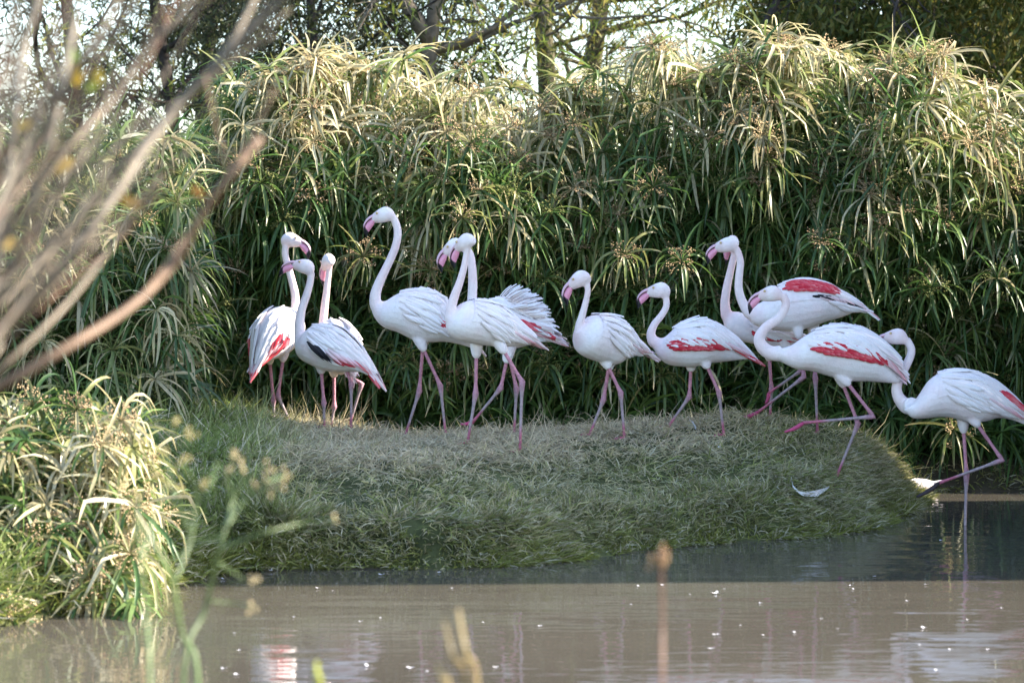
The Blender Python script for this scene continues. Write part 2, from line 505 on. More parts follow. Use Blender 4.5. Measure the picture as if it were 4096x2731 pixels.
def leaf_mesh(el, bend, base, tip, kink):
    K = 8
    pts = [np.zeros(3)]; e = rad(el); L = 1.0 / (K - 1)
    d = np.array((math.cos(e), 0, math.sin(e)))
    yw = random.uniform(-0.12, 0.12)
    for k in range(1, K):
        pts.append(pts[-1] + d * L)
        g = bend
        if kink and k == kink: g = bend + 1.6
        d = d + np.array((0, yw, -g)); d /= np.linalg.norm(d)
    pts = np.array(pts)
    tg = np.gradient(pts, axis=0); tg /= np.linalg.norm(tg, axis=1)[:, None]
    V, F, C = [], [], []
    prof = [0.55, 0.85, 1.0, 1.0, 0.95, 0.8, 0.55, 0.08]
    tw0, tw1 = random.uniform(-0.7, 0.7), random.uniform(-0.9, 0.9)
    for k in range(K):
        s = np.array((0, 1.0, 0)); s = s - tg[k] * np.dot(s, tg[k]); s /= np.linalg.norm(s)
        nrm = np.cross(s, tg[k])
        a = tw0 + tw1 * k / (K - 1)
        sv = s * math.cos(a) + nrm * math.sin(a); nv = np.cross(sv, tg[k])
        w = prof[k] * 0.5
        t = k / (K - 1)
        cc = np.array(base) * (1 - smooth01((t - 0.72) / 0.22)) + np.array(tip) * smooth01((t - 0.72) / 0.22)
        for sgn, lift in ((-1, 0.0), (0, -0.25), (1, 0.0)):
            V.append(pts[k] + (sv * sgn * w - nv * lift * prof[k]) * LEAF_W / 0.30)
            C.append(cc)
    for k in range(K - 1):
        a = k * 3
        F += [(a, a + 1, a + 4, a + 3), (a + 1, a + 2, a + 5, a + 4)]
    return mesh_py('sedge_leaf', V, F, M_leaf, C)

LEAVES = {}
for cls in ('green', 'yellow', 'straw'):
    for el in ELS:
        vs_ = []
        for q in range(3):
            bend = (0.10, 0.25, 0.48)[q] * (1.2 if cls == 'straw' else 1.0)
            base = random.choice({'green': GREEN, 'yellow': YELL, 'straw': STRAW}[cls])
            tip = base if random.random() < 0.65 and cls == 'green' else random.choice(STRAW)
            vs_.append(leaf_mesh(el, bend, base, tip, random.choice((0, 0, 3, 4, 5)) if cls != 'green' else random.choice((0, 0, 0, 5))))
        LEAVES[cls, el] = vs_

def cluster_mesh(colr, n=9, size=0.085):
    mb = MB()
    for i in range(n):
        a = 2 * math.pi * i / n + random.uniform(-0.3, 0.3)
        e = random.uniform(-0.3, 1.0)
        d = np.array((math.cos(a) * math.cos(e), math.sin(a) * math.cos(e), math.sin(e)))
        L = size * random.uniform(0.55, 1.1)
        p1 = d * L
        V, F = tube([(0, 0, 0), p1 * 0.5 + np.array((0, 0, 0.004)), p1], [0.0012, 0.0011, 0.001], 3)
        mb.add(V, F, np.array(colr) * 0.8)
        for k in range(15):
            c = p1 + np.array([random.gauss(0, 0.012) for _ in range(3)])
            r = random.uniform(0.003, 0.0058)
            dd = np.array([random.gauss(0, 1) for _ in range(3)]); dd /= np.linalg.norm(dd)
            V = [c + dd * r * 1.5, c - dd * r * 1.5] + [c + np.cross(dd, q) * r for q in ((1, 0, 0), (0, 1, 0), (0, 0, 1))]
            mb.add(V, [(0, 2, 3), (0, 3, 4), (0, 4, 2), (1, 3, 2), (1, 4, 3), (1, 2, 4)], np.array(colr) * random.uniform(0.65, 1.3))
    return mb.mesh('sedge_flower_cluster', M_bud)
CLUST = {'brown': [cluster_mesh((0.42, 0.30, 0.18)) for _ in range(3)], 'green': [cluster_mesh((0.19, 0.20, 0.075)) for _ in range(3)],
         'pale': [cluster_mesh((0.52, 0.38, 0.22)) for _ in range(2)]}

def stalk_pts(base, top, n=6, axis=None):
    b, t = np.array(base, float), np.array(top, float)
    mid = b * 0.45 + t * 0.55
    mid[:2] = b[:2] * 0.68 + t[:2] * 0.32
    return catmull([b, mid, t], n)

def sedge(base, top, axis, cls, label, group, nleaf=15, llen=0.29, flower='brown', name='umbrella_sedge', fsize=1.0, straw_mix=0.2, wsc=1.0):
    """one sedge stem: Empty at the root, with stalk, single leaves and flower cluster"""
    base = np.array(base, float); top = np.array(top, float)
    r = empty(name, base)
    tag(r, label, 'plant', group)
    pts = stalk_pts(base, top) - base
    V, F = tube(pts, np.linspace(0.0065, 0.0042, len(pts)), 5)
    sc_ = np.array(GREEN[1]) * 1.15 if cls != 'straw' else np.array((0.15, 0.17, 0.07))
    link('stalk', mesh_py('sedge_stalk', V, F, M_leaf, np.tile(sc_, (len(V), 1))), r)
    n = np.array(axis, float); n /= np.linalg.norm(n)
    a = np.cross(n, (0.3, 0.9, 0.1)); a /= np.linalg.norm(a); b = np.cross(n, a)
    off = top - base
    ph = random.random() * 6
    for i in range(nleaf):
        f = ph + 2 * math.pi * i / nleaf + random.uniform(-0.2, 0.2)
        d = math.cos(f) * a + math.sin(f) * b + n * random.uniform(0.0, 0.55)
        d /= np.linalg.norm(d)
        el = math.degrees(math.asin(max(-1, min(1, d[2]))))
        az = math.atan2(d[1], d[0])
        k = min(ELS, key=lambda q: abs(q - el))
        c = cls
        if random.random() < straw_mix: c = random.choice(('straw', 'yellow') if cls == 'green' else ('green', 'straw'))
        me = random.choice(LEAVES[c, k])
        L = llen * random.uniform(0.65, 1.15)
        M = Matrix.Translation(Vector(off)) @ Matrix.Rotation(az, 4, 'Z') @ Matrix.Rotation(random.uniform(-0.25, 0.25), 4, 'X') @ Matrix.Diagonal((L, 0.30 * wsc * random.uniform(0.7, 1.25), L, 1))
        link('leaf', me, r, None, M)
    if flower:
        M = Matrix.Translation(Vector(off)) @ Vector(n).to_track_quat('Z', 'Y').to_matrix().to_4x4() @ Matrix.Diagonal((fsize, fsize, fsize, 1))
        link('flower_cluster', random.choice(CLUST[flower]), r, None, M)['kind'] = 'stuff'
    return r

def sedge_mass(name, tops, bases, axes, cols_, nleaf, llen, label, wsc=1.0):
    """the many stems behind that nobody could tell apart: one mesh"""
    n = len(tops)
    # leaves
    T = np.repeat(tops, nleaf, 0); A = unit(np.repeat(axes, nleaf, 0))
    a = unit(np.cross(A, np.array((0.3, 0.9, 0.1)))); b = np.cross(A, a)
    f = rng.uniform(0, 2 * math.pi, len(T))[:, None]
    d0 = np.cos(f) * a + np.sin(f) * b + A * rng.uniform(0, 0.5, len(T))[:, None]
    L = llen * rng.uniform(0.55, 1.2, len(T))
    K = 6
    C = grow(T, d0, L, K, rng.uniform(0.08, 0.62, len(T)), 0.05)
    W = wsc * LEAF_W * rng.uniform(0.7, 1.2, len(T))[:, None] * np.array((0.6, 1, 1, 0.85, 0.6, 0.1))[None, :]
    side = unit(np.cross(d0, np.array((0, 0, 1.0)) + rng.normal(0, 0.5, (len(T), 3))))
    V, Qd = strips(C, W, side)
    cl = np.repeat(cols_, nleaf, 0) * rng.uniform(0.7, 1.3, (len(T), 1))
    V1, Q1, C1 = V, Qd, np.repeat(cl, K * 2, 0)
    # stalks as crossed strips
    K2 = 5
    mid = bases * 0.45 + tops * 0.55; mid[:, :2] = bases[:, :2] * 0.68 + tops[:, :2] * 0.32
    t = np.linspace(0, 1, K2)[None, :, None]
    S = (1 - t) ** 2 * bases[:, None] + 2 * t * (1 - t) * mid[:, None] + t * t * tops[:, None]
    parts = [(V1, Q1, C1)]
    for sd_ in ((1.0, 0, 0), (0, 1.0, 0)):
        V2, Q2 = strips(S, np.full((n, K2), 0.007), np.tile(np.array(sd_), (n, 1)))
        parts.append((V2, Q2, np.repeat(np.tile(np.array((0.05, 0.085, 0.028)), (n, 1)) * rng.uniform(0.6, 1.4, (n, 1)), K2 * 2, 0)))
    VV, QQ, CC, o = [], [], [], 0
    for v, q, c in parts:
        VV.append(v); QQ.append(q + o); CC.append(c); o += len(v)
    ob = link(name, mesh_quads(name, np.vstack(VV), np.vstack(QQ), M_leaf, np.vstack(CC)))
    return tag(ob, label, 'plants', None, 'stuff')

# hedge crest in the photograph (2352-wide reading)
CRX = [-300, 100, 300, 440, 485, 515, 560, 650, 800, 900, 1000, 1150, 1300, 1400, 1480, 1540, 1600, 1640, 1700, 1760, 1820, 1900, 2000, 2100, 2200, 2300, 2360, 2700, 3600]
CRY = [330, 320, 340, 335, 290, 165, 125, 140, 140, 105, 140, 165, 175, 140, 75, 85, 120, 150, 90, 70, 55, 110, 120, 115, 115, 180, 200, 180, 180]
def crest_z(px, d):
    return CAM_H - (np.interp(px, CRX, CRY) - 600) * d / (FPX / D2S) - 0.05 + 0.10 * vnoise(np.asarray(px) * 0.045, np.asarray(px) * 0.017, 31)
def hedge_front(zn, X):
    return 17.92 - 0.16 * np.sin(np.pi * np.clip(zn, 0, 1)) + 0.55 * np.clip(zn - 0.6, 0, 1) ** 1.4 + 0.14 * vnoise(X * 2.4, zn * 5, 21) + 0.20 * np.clip(vnoise(X * 4.6, zn * 9, 22), -1, 1)

def pxx(X, d): return X / d * (FPX / D2S) + 1176

# ---- main hedge, single stems in front
PLACES = []
def try_place(X, z, sep):
    for (x2, z2) in PLACES:
        if abs(x2 - X) < sep and (x2 - X) ** 2 + (z2 - z) ** 2 < sep * sep: return False
    PLACES.append((X, z)); return True
HERO = [  # clear stars of leaves seen between and above the birds: photograph px (2352), depth, class, flower, label
    (1062, 500, 17.45, 'yellow', 'pale', 'pale sedge star with tan flowers just above the two heads in the middle'),
    (1565, 600, 17.5, 'green', 'pale', 'round sedge star with brown flowers left of the tall right-hand heads'),
    (1435, 585, 17.5, 'yellow', 'brown', 'bright sedge head with tan flower cluster between two short-necked birds'),
    (1885, 555, 17.5, 'green', 'brown', 'large spreading sedge star above the red-winged bird at the back'),
    (835, 590, 17.5, 'yellow', 'brown', 'drooping sedge with brown flowers left of the tallest neck'),
    (2190, 985, 17.5, 'yellow', 'pale', 'low sedge with ochre flowers under the belly of the wading bird'),
    (1750, 310, 17.7, 'straw', 'pale', 'straw sedge tuft hanging above the right-hand group with pale flowers'),
    (1260, 835, 17.6, 'green', 'green', 'green sedge star just left of the thin third-from-middle bird'),
    (1240, 790, 17.7, 'green', 'brown', 'sedge star with brown buds at the tail of the ruffled bird'),
    (1250, 640, 17.6, 'green', 'green', 'dark sedge with upright leaves left of the small-headed bird'),
    (930, 830, 17.6, 'green', 'green', 'green sedge flower head between the left pair and the striding bird'),
    (2140, 660, 17.6, 'green', 'green', 'green sedge star right of the red wing against the dark hedge'),
    (1600, 830, 17.6, 'green', 'green', 'low dark sedge star under the bird with a red wing stripe'),
    (2010, 300, 17.75, 'straw', 'brown', 'dry sedge head with brown flowers high on the right of hedge'),
    (1320, 285, 17.8, 'yellow', 'brown', 'pale yellowish sedge tuft at upper middle of hedge'),
    (600, 420, 17.65, 'green', 'green', 'dark sedge star left of the tallest bird, over the left pair'),
    (1080, 330, 17.7, 'green', 'brown', 'green sedge star high above the middle pair of heads'),
    (1500, 430, 17.65, 'green', 'brown', 'green sedge star between the small bird and the right-hand group'),
    (2080, 480, 17.65, 'green', 'brown', 'spreading green sedge with brown buds at upper right'),
    (2230, 330, 17.7, 'straw', 'pale', 'pale hanging sedge tuft near the right edge, below the crest'),
    (2290, 640, 17.6, 'green', 'green', 'dark green sedge star at right above the wading bird'),
    (500, 700, 17.6, 'green', 'green', 'dark sedge star low in the gap left of the sunlit bird'),
    (1400, 780, 17.6, 'green', 'green', 'dark sedge star right behind the compact bird'),
    (990, 620, 17.6, 'yellow', 'brown', 'yellowish sedge right of the tallest neck'),
    (720, 250, 17.8, 'straw', 'brown', 'silvery dry sedge tuft hanging at upper left of hedge'),
]
for px, py, d, cls, fl, lab in HERO:
    top = PD(px, py, d)
    X = top[0]; PLACES.append((X, top[2]))
    base = (X + random.uniform(-0.25, 0.25), 18.25, hz(X, 18.25) - 0.02)
    sedge(base, top, (random.uniform(-0.3, 0.3), -0.95, 0.45), cls, lab, 'sedge stems in front of the hedge', 18, 0.30, fl, fsize=1.25, straw_mix=0.15)

def hedge_class(zn):
    q = zn + random.gauss(0, 0.10)
    if q > 0.86: return random.choice(('straw', 'straw', 'straw', 'yellow', 'yellow'))
    if q > 0.68: return random.choice(('straw', 'yellow', 'yellow', 'green', 'green'))
    return 'green' if random.random() < 0.92 else 'yellow'
HCOL = [(560, 'at its left end'), (800, 'above the three left-hand birds'), (1000, 'above the tallest bird'), (1290, 'above the middle pair'), (1460, 'above the compact bird'),
        (1700, 'above the red-striped bird'), (1980, 'above the right-hand group'), (2200, 'left of the wading bird'), (9999, 'at the right edge')]
def hedge_label(cls, zn, px, fl):
    where = next(w for lim, w in HCOL if px < lim)
    if zn < 0.38: where = where.replace('above', 'behind')
    hgt = 'on the hedge crest' if zn > 0.9 else 'just under the hedge crest' if zn > 0.66 else 'half way up the hedge' if zn > 0.38 else 'low in the hedge'
    return {'straw': 'dry straw sedge', 'yellow': 'yellow-green sedge', 'green': 'dark green sedge'}[cls] + {'brown': ' with brown flowers ', 'pale': ' with pale flowers ', 'green': ' with green flowers ', None: ' without flowers '}[fl] + hgt + ' ' + where
n_ind = 0
tries = 0
while n_ind < 205 and tries < 6000:
    tries += 1
    pxc = random.uniform(380, 2400)
    zn = random.uniform(0.10, 1.0) ** 0.85
    d0 = 18.0
    X = (pxc - 1176) / (FPX / D2S) * d0
    zt = float(crest_z(pxc, 18.35))
    z = 0.30 + (zt - 0.30) * zn
    if not try_place(X, z, 0.155): continue
    d = float(hedge_front(zn, np.array(X)))
    X = (pxc - 1176) / (FPX / D2S) * d
    cls = hedge_class(zn)
    up = 1 if zn > 0.66 else 0
    base = (X + random.uniform(-0.3, 0.3), 18.2 + random.uniform(0.0, 0.6), hz(X, 18.4) - 0.02)
    if zn > 0.9:
        axis = (random.gauss(0, 0.35), -0.25 + random.gauss(0, 0.3), 1.0)
    else:
        axis = (random.gauss(0, 0.35), -0.9, random.uniform(0.2, 0.9))
    fl = random.choice(('brown', 'pale', 'brown', None)) if cls != 'green' else random.choice(('green', 'green', 'brown', None))
    sedge(base, (X, d, z), axis, cls, hedge_label(cls, zn, pxc, fl), {1: 'sedge stems along the hedge top', 0: 'sedge stems in the hedge face'}[up], 13 if up else 15,
          random.uniform(0.30, 0.46), fl, fsize=random.uniform(1.0, 1.5), straw_mix=0.22 if up else 0.06)
    n_ind += 1

# ---- main hedge mass
def hedge_mass():
    # mops: rounded clumps of stems leaning out of the hedge, with dark gaps between, in front of a deeper filling
    nc = 330
    cX = rng.uniform(-3.3, 5.6, nc); cz = rng.uniform(0.04, 1.0, nc) ** 0.85; cd = rng.uniform(-0.10, 0.35, nc)
    per = rng.integers(6, 13, nc)
    k = np.repeat(np.arange(nc), per)
    n1 = len(k)
    X1 = cX[k] + rng.normal(0, 0.10, n1); zn1 = np.clip(cz[k] + rng.normal(0, 0.032, n1), 0.02, 1.0)
    off1 = cd[k] + np.abs(rng.normal(0, 0.08, n1)) + 0.05
    n2 = 1500
    X2 = rng.uniform(-3.4, 5.6, n2); zn2 = rng.uniform(0.03, 1.0, n2) ** 0.9; off2 = 0.45 + rng.random(n2) * 1.4
    X = np.concatenate([X1, X2]); zn = np.concatenate([zn1, zn2]); dep = np.concatenate([off1, off2])
    tone = np.concatenate([rng.normal(0, 0.12, nc)[k], rng.normal(0, 0.1, n2)])
    d = hedge_front(zn, X) + 0.05 + dep
    px = pxx(X, d)
    zt = crest_z(px, 18.4 + 0.3 * dep) - 0.10 * np.clip(dep, 0, 2)
    keep = (px > 330)
    X, zn, dep, d, px, zt, tone = [q[keep] for q in (X, zn, dep, d, px, zt, tone)]
    n = len(X)
    z = 0.20 + (zt - 0.20) * zn
    tops = np.stack([X, d, z], -1)
    bases = np.stack([X + rng.uniform(-0.35, 0.35, n), np.maximum(18.3, d + rng.uniform(0.4, 1.0, n)), np.full(n, 0.3)], -1)
    axes = np.stack([rng.normal(0, 0.4, n), np.where(zn > 0.88, -0.35, -0.85) + rng.normal(0, 0.3, n), np.where(zn > 0.88, 0.9, 0.5) + rng.normal(0, 0.2, n)], -1)
    q = zn + tone
    g = np.array(GREEN)[rng.integers(0, 3, n)]; s = np.array(STRAW)[rng.integers(0, 3, n)]; y = np.array(YELL)[rng.integers(0, 2, n)]
    r = rng.random(n)[:, None]
    c = np.where((q > 0.86)[:, None], np.where(r < 0.55, s, y), np.where((q > 0.66)[:, None], np.where(r < 0.18, s, np.where(r < 0.5, y, g)), np.where(r < 0.93, g, np.where(r < 0.98, y, s * 0.7))))
    # flower heads among the mass
    VV, FF, CC = [], [], []
    o = 0
    src = []
    for kk in ('brown', 'pale', 'green'):
        me = CLUST[kk][0]; co = np.empty(len(me.vertices) * 3, np.float32); me.vertices.foreach_get('co', co)
        cc_ = np.empty(len(me.vertices) * 4, np.float32); me.color_attributes['col'].data.foreach_get('color', cc_)
        src.append((co.reshape(-1, 3), [tuple(p.vertices) for p in me.polygons], cc_.reshape(-1, 4)[:, :3]))
    front_ = np.nonzero((dep < 0.5) & (zn > 0.25) & (px < 2450))[0]
    for ii in rng.choice(front_, 230, replace=False):
        co, fs, cl_ = src[int(rng.choice((0, 1))) if q[ii] > 0.62 else int(rng.choice((0, 2, 2)))]
        R3 = np.array(Vector(axes[ii]).to_track_quat('Z', 'Y').to_matrix())
        VV.append(co @ R3.T * rng.uniform(0.9, 1.4) + tops[ii] + np.array((0, -0.03, 0.0))); FF += [tuple(a_ + o for a_ in f_) for f_ in fs]; CC.append(cl_ * rng.uniform(0.8, 1.2)); o += len(co)
    fo = link('sedge_flowers', mesh_py('sedge_flowers', np.vstack(VV), FF, M_bud, np.vstack(CC)))
    tag(fo, 'small tan and green flower tufts scattered over the whole hedge', 'flowers', None, 'stuff')
    # leaves hanging to the water along the far bank
    m = 260
    Xl = rng.uniform(-1.5, 3.6, m); tl = np.stack([Xl, 17.72 + rng.uniform(-0.10, 0.25, m), rng.uniform(0.12, 0.5, m)], -1)
    bl = tl + np.stack([rng.uniform(-.1, .1, m), rng.uniform(0.15, 0.4, m), np.zeros(m)], -1); bl[:, 2] = height(bl[:, 0], bl[:, 1])
    al = np.stack([rng.normal(0, 0.5, m), np.full(m, -0.8), rng.uniform(0.3, 0.9, m)], -1)
    cl = np.array(GREEN)[rng.integers(0, 2, m)]
    sedge_mass('sedge_thicket', np.vstack([tops, tl]), np.vstack([bases, bl]), np.vstack([axes, al]), np.vstack([c, cl]), 16, 0.33, 'dense thicket of sedge leaves and stems filling the hedge behind the birds')
hedge_mass()

# ---- left wing of the hedge, nearer, behind the bare branches
LEFTP = []
cnt = 0
while cnt < 46:
    pxc = random.uniform(-60, 480)
    py = random.uniform(300, 930)
    if pxc > 455 - max(0, py - 700) * 0.2 + 0: continue
    d = 15.6 + random.uniform(-0.5, 0.9) + (0.8 if py < 450 else 0)
    top = PD(pxc, py, d)
    if any((a - top[0]) ** 2 + (b_ - top[2]) ** 2 < 0.13 ** 2 for a, b_ in LEFTP): continue
    LEFTP.append((top[0], top[2]))
    cls = random.choice(('green', 'green', 'yellow', 'straw', 'straw') if py > 500 else ('green', 'green', 'yellow'))
    base = (top[0] - random.uniform(0.1, 0.5), d + random.uniform(0.2, 0.7), 0)
    base = (base[0], base[1], hz(base[0], base[1]) - 0.02)
    sedge(base, top, (random.uniform(-0.1, 0.8), -0.7, random.uniform(0.2, 0.9)), cls,
          {'green': 'green', 'yellow': 'yellowish', 'straw': 'faded straw'}[cls] + ' sedge ' + ('at the top' if py < 430 else 'in the upper part' if py < 600 else 'in the lower part' if py < 770 else 'at the foot') + ' of the left thicket, '
          + ('at the picture edge' if pxc < 110 else 'behind the branches' if pxc < 270 else 'towards the gap' if pxc < 380 else 'at its right end'),
          'sedge stems of the left wing', 14, random.uniform(0.26, 0.36), random.choice(('brown', 'green', None)), straw_mix=0.25)
    cnt += 1
n = 860
pxr = np.where(rng.random(n) < 0.62, rng.uniform(-160, 440, n), rng.uniform(-900, -160, n)); pyr = rng.uniform(310, 1000, n)
dd = 15.9 + rng.uniform(-0.3, 1.5, n) + np.where(pyr < 450, 0.5, 0)
tp = np.array([PD(a, b_, c) for a, b_, c in zip(pxr, pyr, dd)])
bs = tp + np.stack([-rng.uniform(0, 0.4, n), rng.uniform(0.1, 0.6, n), np.zeros(n)], -1); bs[:, 2] = height(bs[:, 0], bs[:, 1]) - 0.02
g = np.array(GREEN)[rng.integers(0, 3, n)]; s = np.array(STRAW)[rng.integers(0, 3, n)]; r = rng.random(n)[:, None]
sedge_mass('sedge_thicket', tp, bs, np.stack([rng.uniform(-0.2, 0.8, n), np.full(n, -0.7), rng.uniform(0.2, 0.9, n)], -1), np.where(r < 0.72, g, np.where(r < 0.85, np.array(YELL[0]), s)), 15, 0.31,
           'sedge thicket on the left bank behind the bare branches')

# ---- sunlit clump on the near left bank
NEAR = [(40, 985, 'yellow'), (150, 1010, 'yellow'), (310, 965, 'straw'), (115, 1110, 'green'), (235, 1090, 'yellow'), (345, 1165, 'straw'), (60, 1200, 'yellow'), (190, 1195, 'straw'),
        (80, 1300, 'green'), (270, 1250, 'straw'), (150, 1330, 'straw'), (20, 1380, 'straw'), (235, 1330, 'yellow'), (330, 1270, 'yellow'), (30, 1080, 'green'), (395, 1190, 'yellow'), (120, 1250, 'green'), (300, 1090, 'green'),
        (200, 940, 'green'), (90, 930, 'yellow'), (260, 1020, 'straw'), (360, 1060, 'yellow'), (15, 1290, 'straw'), (300, 1330, 'straw'), (170, 1270, 'yellow'), (60, 1360, 'green'), (-30, 1405, 'straw'), (45, 1412, 'green'), (110, 1398, 'straw'), (180, 1385, 'yellow')]
NWORD = ['tan-flowered', 'bright yellow-green', 'golden drooping', 'leafy green', 'long-leaved', 'silvery straw', 'pale arching', 'bleached hanging', 'low green', 'waterside straw', 'reed-brown drooping', 'fallen grey-straw',
         'low yellowing', 'half-dry', 'broad-leaved green', 'outermost arching', 'shaded green', 'slender green', 'rear green', 'topmost yellowish', 'pale central', 'right-leaning yellow', 'lowest straw', 'water-touching straw', 'mid-height yellowish', 'dark green bottom', 'corner straw', 'shore-hugging green', 'shore-hugging straw', 'shore-hugging yellowish']
for (px, py, cls), wd in zip(NEAR, NWORD):
    d = 11.85 + random.uniform(-0.3, 0.3) * (0.2 if py > 1380 else 1) - (py - 1150) * (0.0027 if py > 1380 and px < 60 else 0.0014)
    top = PD(px * 0.94 - 12, py, d)
    base = (top[0] - random.uniform(0.05, 0.4), d + random.uniform(0.2, 0.5))
    base = (base[0], base[1], hz(*base) - 0.02)
    sedge(base, top, (random.uniform(-0.1, 0.8), -0.55, random.uniform(0.3, 1.0)), cls, wd + ' sedge stem in the sunlit clump at lower left', 'sunlit sedge clump', 17, random.uniform(0.24, 0.34),
          random.choice(('brown', 'pale', 'pale')), fsize=1.1, straw_mix=0.4, wsc=0.9)
n = 480
pxr = np.where(rng.random(n) < 0.7, rng.uniform(-140, 330, n), rng.uniform(-520, -140, n)); pyr = rng.uniform(960, 1400, n)
dd = 12.0 + rng.uniform(-0.35, 0.7, n) - (pyr - 1150) * 0.0014
tp = np.array([PD(a, b_, c) for a, b_, c in zip(pxr, pyr, dd)])
bs = tp + np.stack([-rng.uniform(0, 0.3, n), rng.uniform(0.1, 0.4, n), np.zeros(n)], -1); bs[:, 2] = height(bs[:, 0], bs[:, 1]) - 0.02
r = rng.random(n)[:, None]
g = np.array(GREEN)[rng.integers(0, 3, n)]; s = np.array(STRAW)[rng.integers(0, 3, n)]
sedge_mass('sedge_thicket', tp, bs, np.stack([rng.uniform(-0.2, 0.8, n), np.full(n, -0.5), rng.uniform(0.3, 1.0, n)], -1), np.where(r < 0.28, g, np.where(r < 0.62, np.array(YELL[1]), s)), 14, 0.25,
           'inner leaves of the sunlit sedge clump at lower left', 0.85)
# ------------------------------------------------------------------ flamingos
CR = {1: (900, 780, 1.537), 2: (1400, 780, 1.479), 3: (2200, 1000, 1.8667), 4: (2750, 880, 1.4), 5: (3400, 1200, 1.568)}
WHITE = (0.88, 0.835, 0.84); BLUSH = (0.86, 0.70, 0.70); FACE = (0.72, 0.58, 0.56)

def feather_mesh(c0, c1, pointed, edge=None):
    """unit feather along +X, width along Y, slightly cambered"""
    K = 7
    prof = [0.35, 0.75, 0.98, 1.0, 0.92, 0.66, 0.10 if pointed else 0.30]
    if pointed: prof = [0.4, 0.8, 1.0, 0.9, 0.7, 0.42, 0.05]
    V, F, C = [], [], []
    for k in range(K):
        t = k / (K - 1)
        z = 0.06 * math.sin(math.pi * t) - 0.03 * t
        for j, y in enumerate((-0.5, -0.2, 0.2, 0.5)):
            nt_ = random.uniform(-0.025, 0.025) if abs(y) > 0.3 and k > 2 else 0
            V.append((t + nt_, y * prof[k] * (1 + random.uniform(-0.05, 0.05)), z + (0.05 if abs(y) < 0.3 else 0) - 0.02 * abs(y)))
            cc = np.array(c0) * (1 - smooth01((t - 0.35) / 0.5)) + np.array(c1) * smooth01((t - 0.35) / 0.5)
            if edge is not None and abs(y) > 0.3: cc = cc * 0.5 + np.array(edge) * 0.5
            C.append(cc)
    for k in range(K - 1):
        for j in range(3):
            a = k * 4 + j
            F.append((a, a + 1, a + 5, a + 4))
    return mesh_py('feather', V, F, M_feather, C)
RED = (0.60, 0.05, 0.08); RED2 = (0.74, 0.17, 0.20); PINK = (0.78, 0.36, 0.40)
FE = {'white': [feather_mesh(WHITE, (0.87, 0.85, 0.86), p) for p in (0, 1, 0)],
      'blush': [feather_mesh(WHITE, (0.80, 0.66, 0.68), p) for p in (0, 1)],
      'pink': [feather_mesh((0.80, 0.62, 0.64), PINK, p, WHITE) for p in (1, 1)],
      'red': [feather_mesh(RED, (0.80, 0.30, 0.32), 1, (0.74, 0.16, 0.18)), feather_mesh(RED, RED2, 0), feather_mesh((0.66, .06, .08), (0.78, .26, .27), 1, (0.7, .14, .15)), feather_mesh((0.55, .02, .04), RED, 0, RED2)],
      'black': [feather_mesh((0.03, 0.03, 0.035), (0.012, 0.012, 0.014), 1)]}

HEAD_ST = [(-0.062, -0.006, .020, .022), (-0.048, 0.0, .033, .029), (-0.025, 0.004, .043, .034), (0.0, 0.001, .046, .036), (0.028, -0.007, .040, .031), (0.048, -0.015, .032, .025), (0.066, -0.022, .025, .019)]
BILL_TOP = [(.060, .004), (.082, -.009), (.101, -.029), (.1135, -.0556), (.112, -.0877), (.098, -.127)]
BILL_GAPE = [(.054, -.0175), (.074, -.026), (.091, -.040), (.104, -.0600), (.106, -.086), (.0985, -.123)]
BILL_LOW = [(.050, -.047), (.0585, -.064), (.070, -.079), (.080, -.092), (.088, -.110), (.0965, -.126)]
BILL_W = [.019, .0175, .016, .0145, .011, .003]
BLACK = (0.018, 0.017, 0.022)

def ring_loft(stations, sides=18):
    """stations: (centre, vec_up, vec_side) -> closed loft"""
    V, F = [], []
    for c, u, w in stations:
        for k in range(sides):
            a = 2 * math.pi * k / sides
            V.append(c + u * math.cos(a) + w * math.sin(a))
    n = len(stations)
    for i in range(n - 1):
        for k in range(sides):
            k2 = (k + 1) % sides
            F.append((i * sides + k, (i + 1) * sides + k, (i + 1) * sides + k2, i * sides + k2))
    V.append(stations[0][0]); V.append(stations[-1][0])
    a, b_ = len(V) - 2, len(V) - 1
    for k in range(sides):
        k2 = (k + 1) % sides
        F.append((a, k, k2)); F.append((b_, (n - 1) * sides + k2, (n - 1) * sides + k))
    return V, F

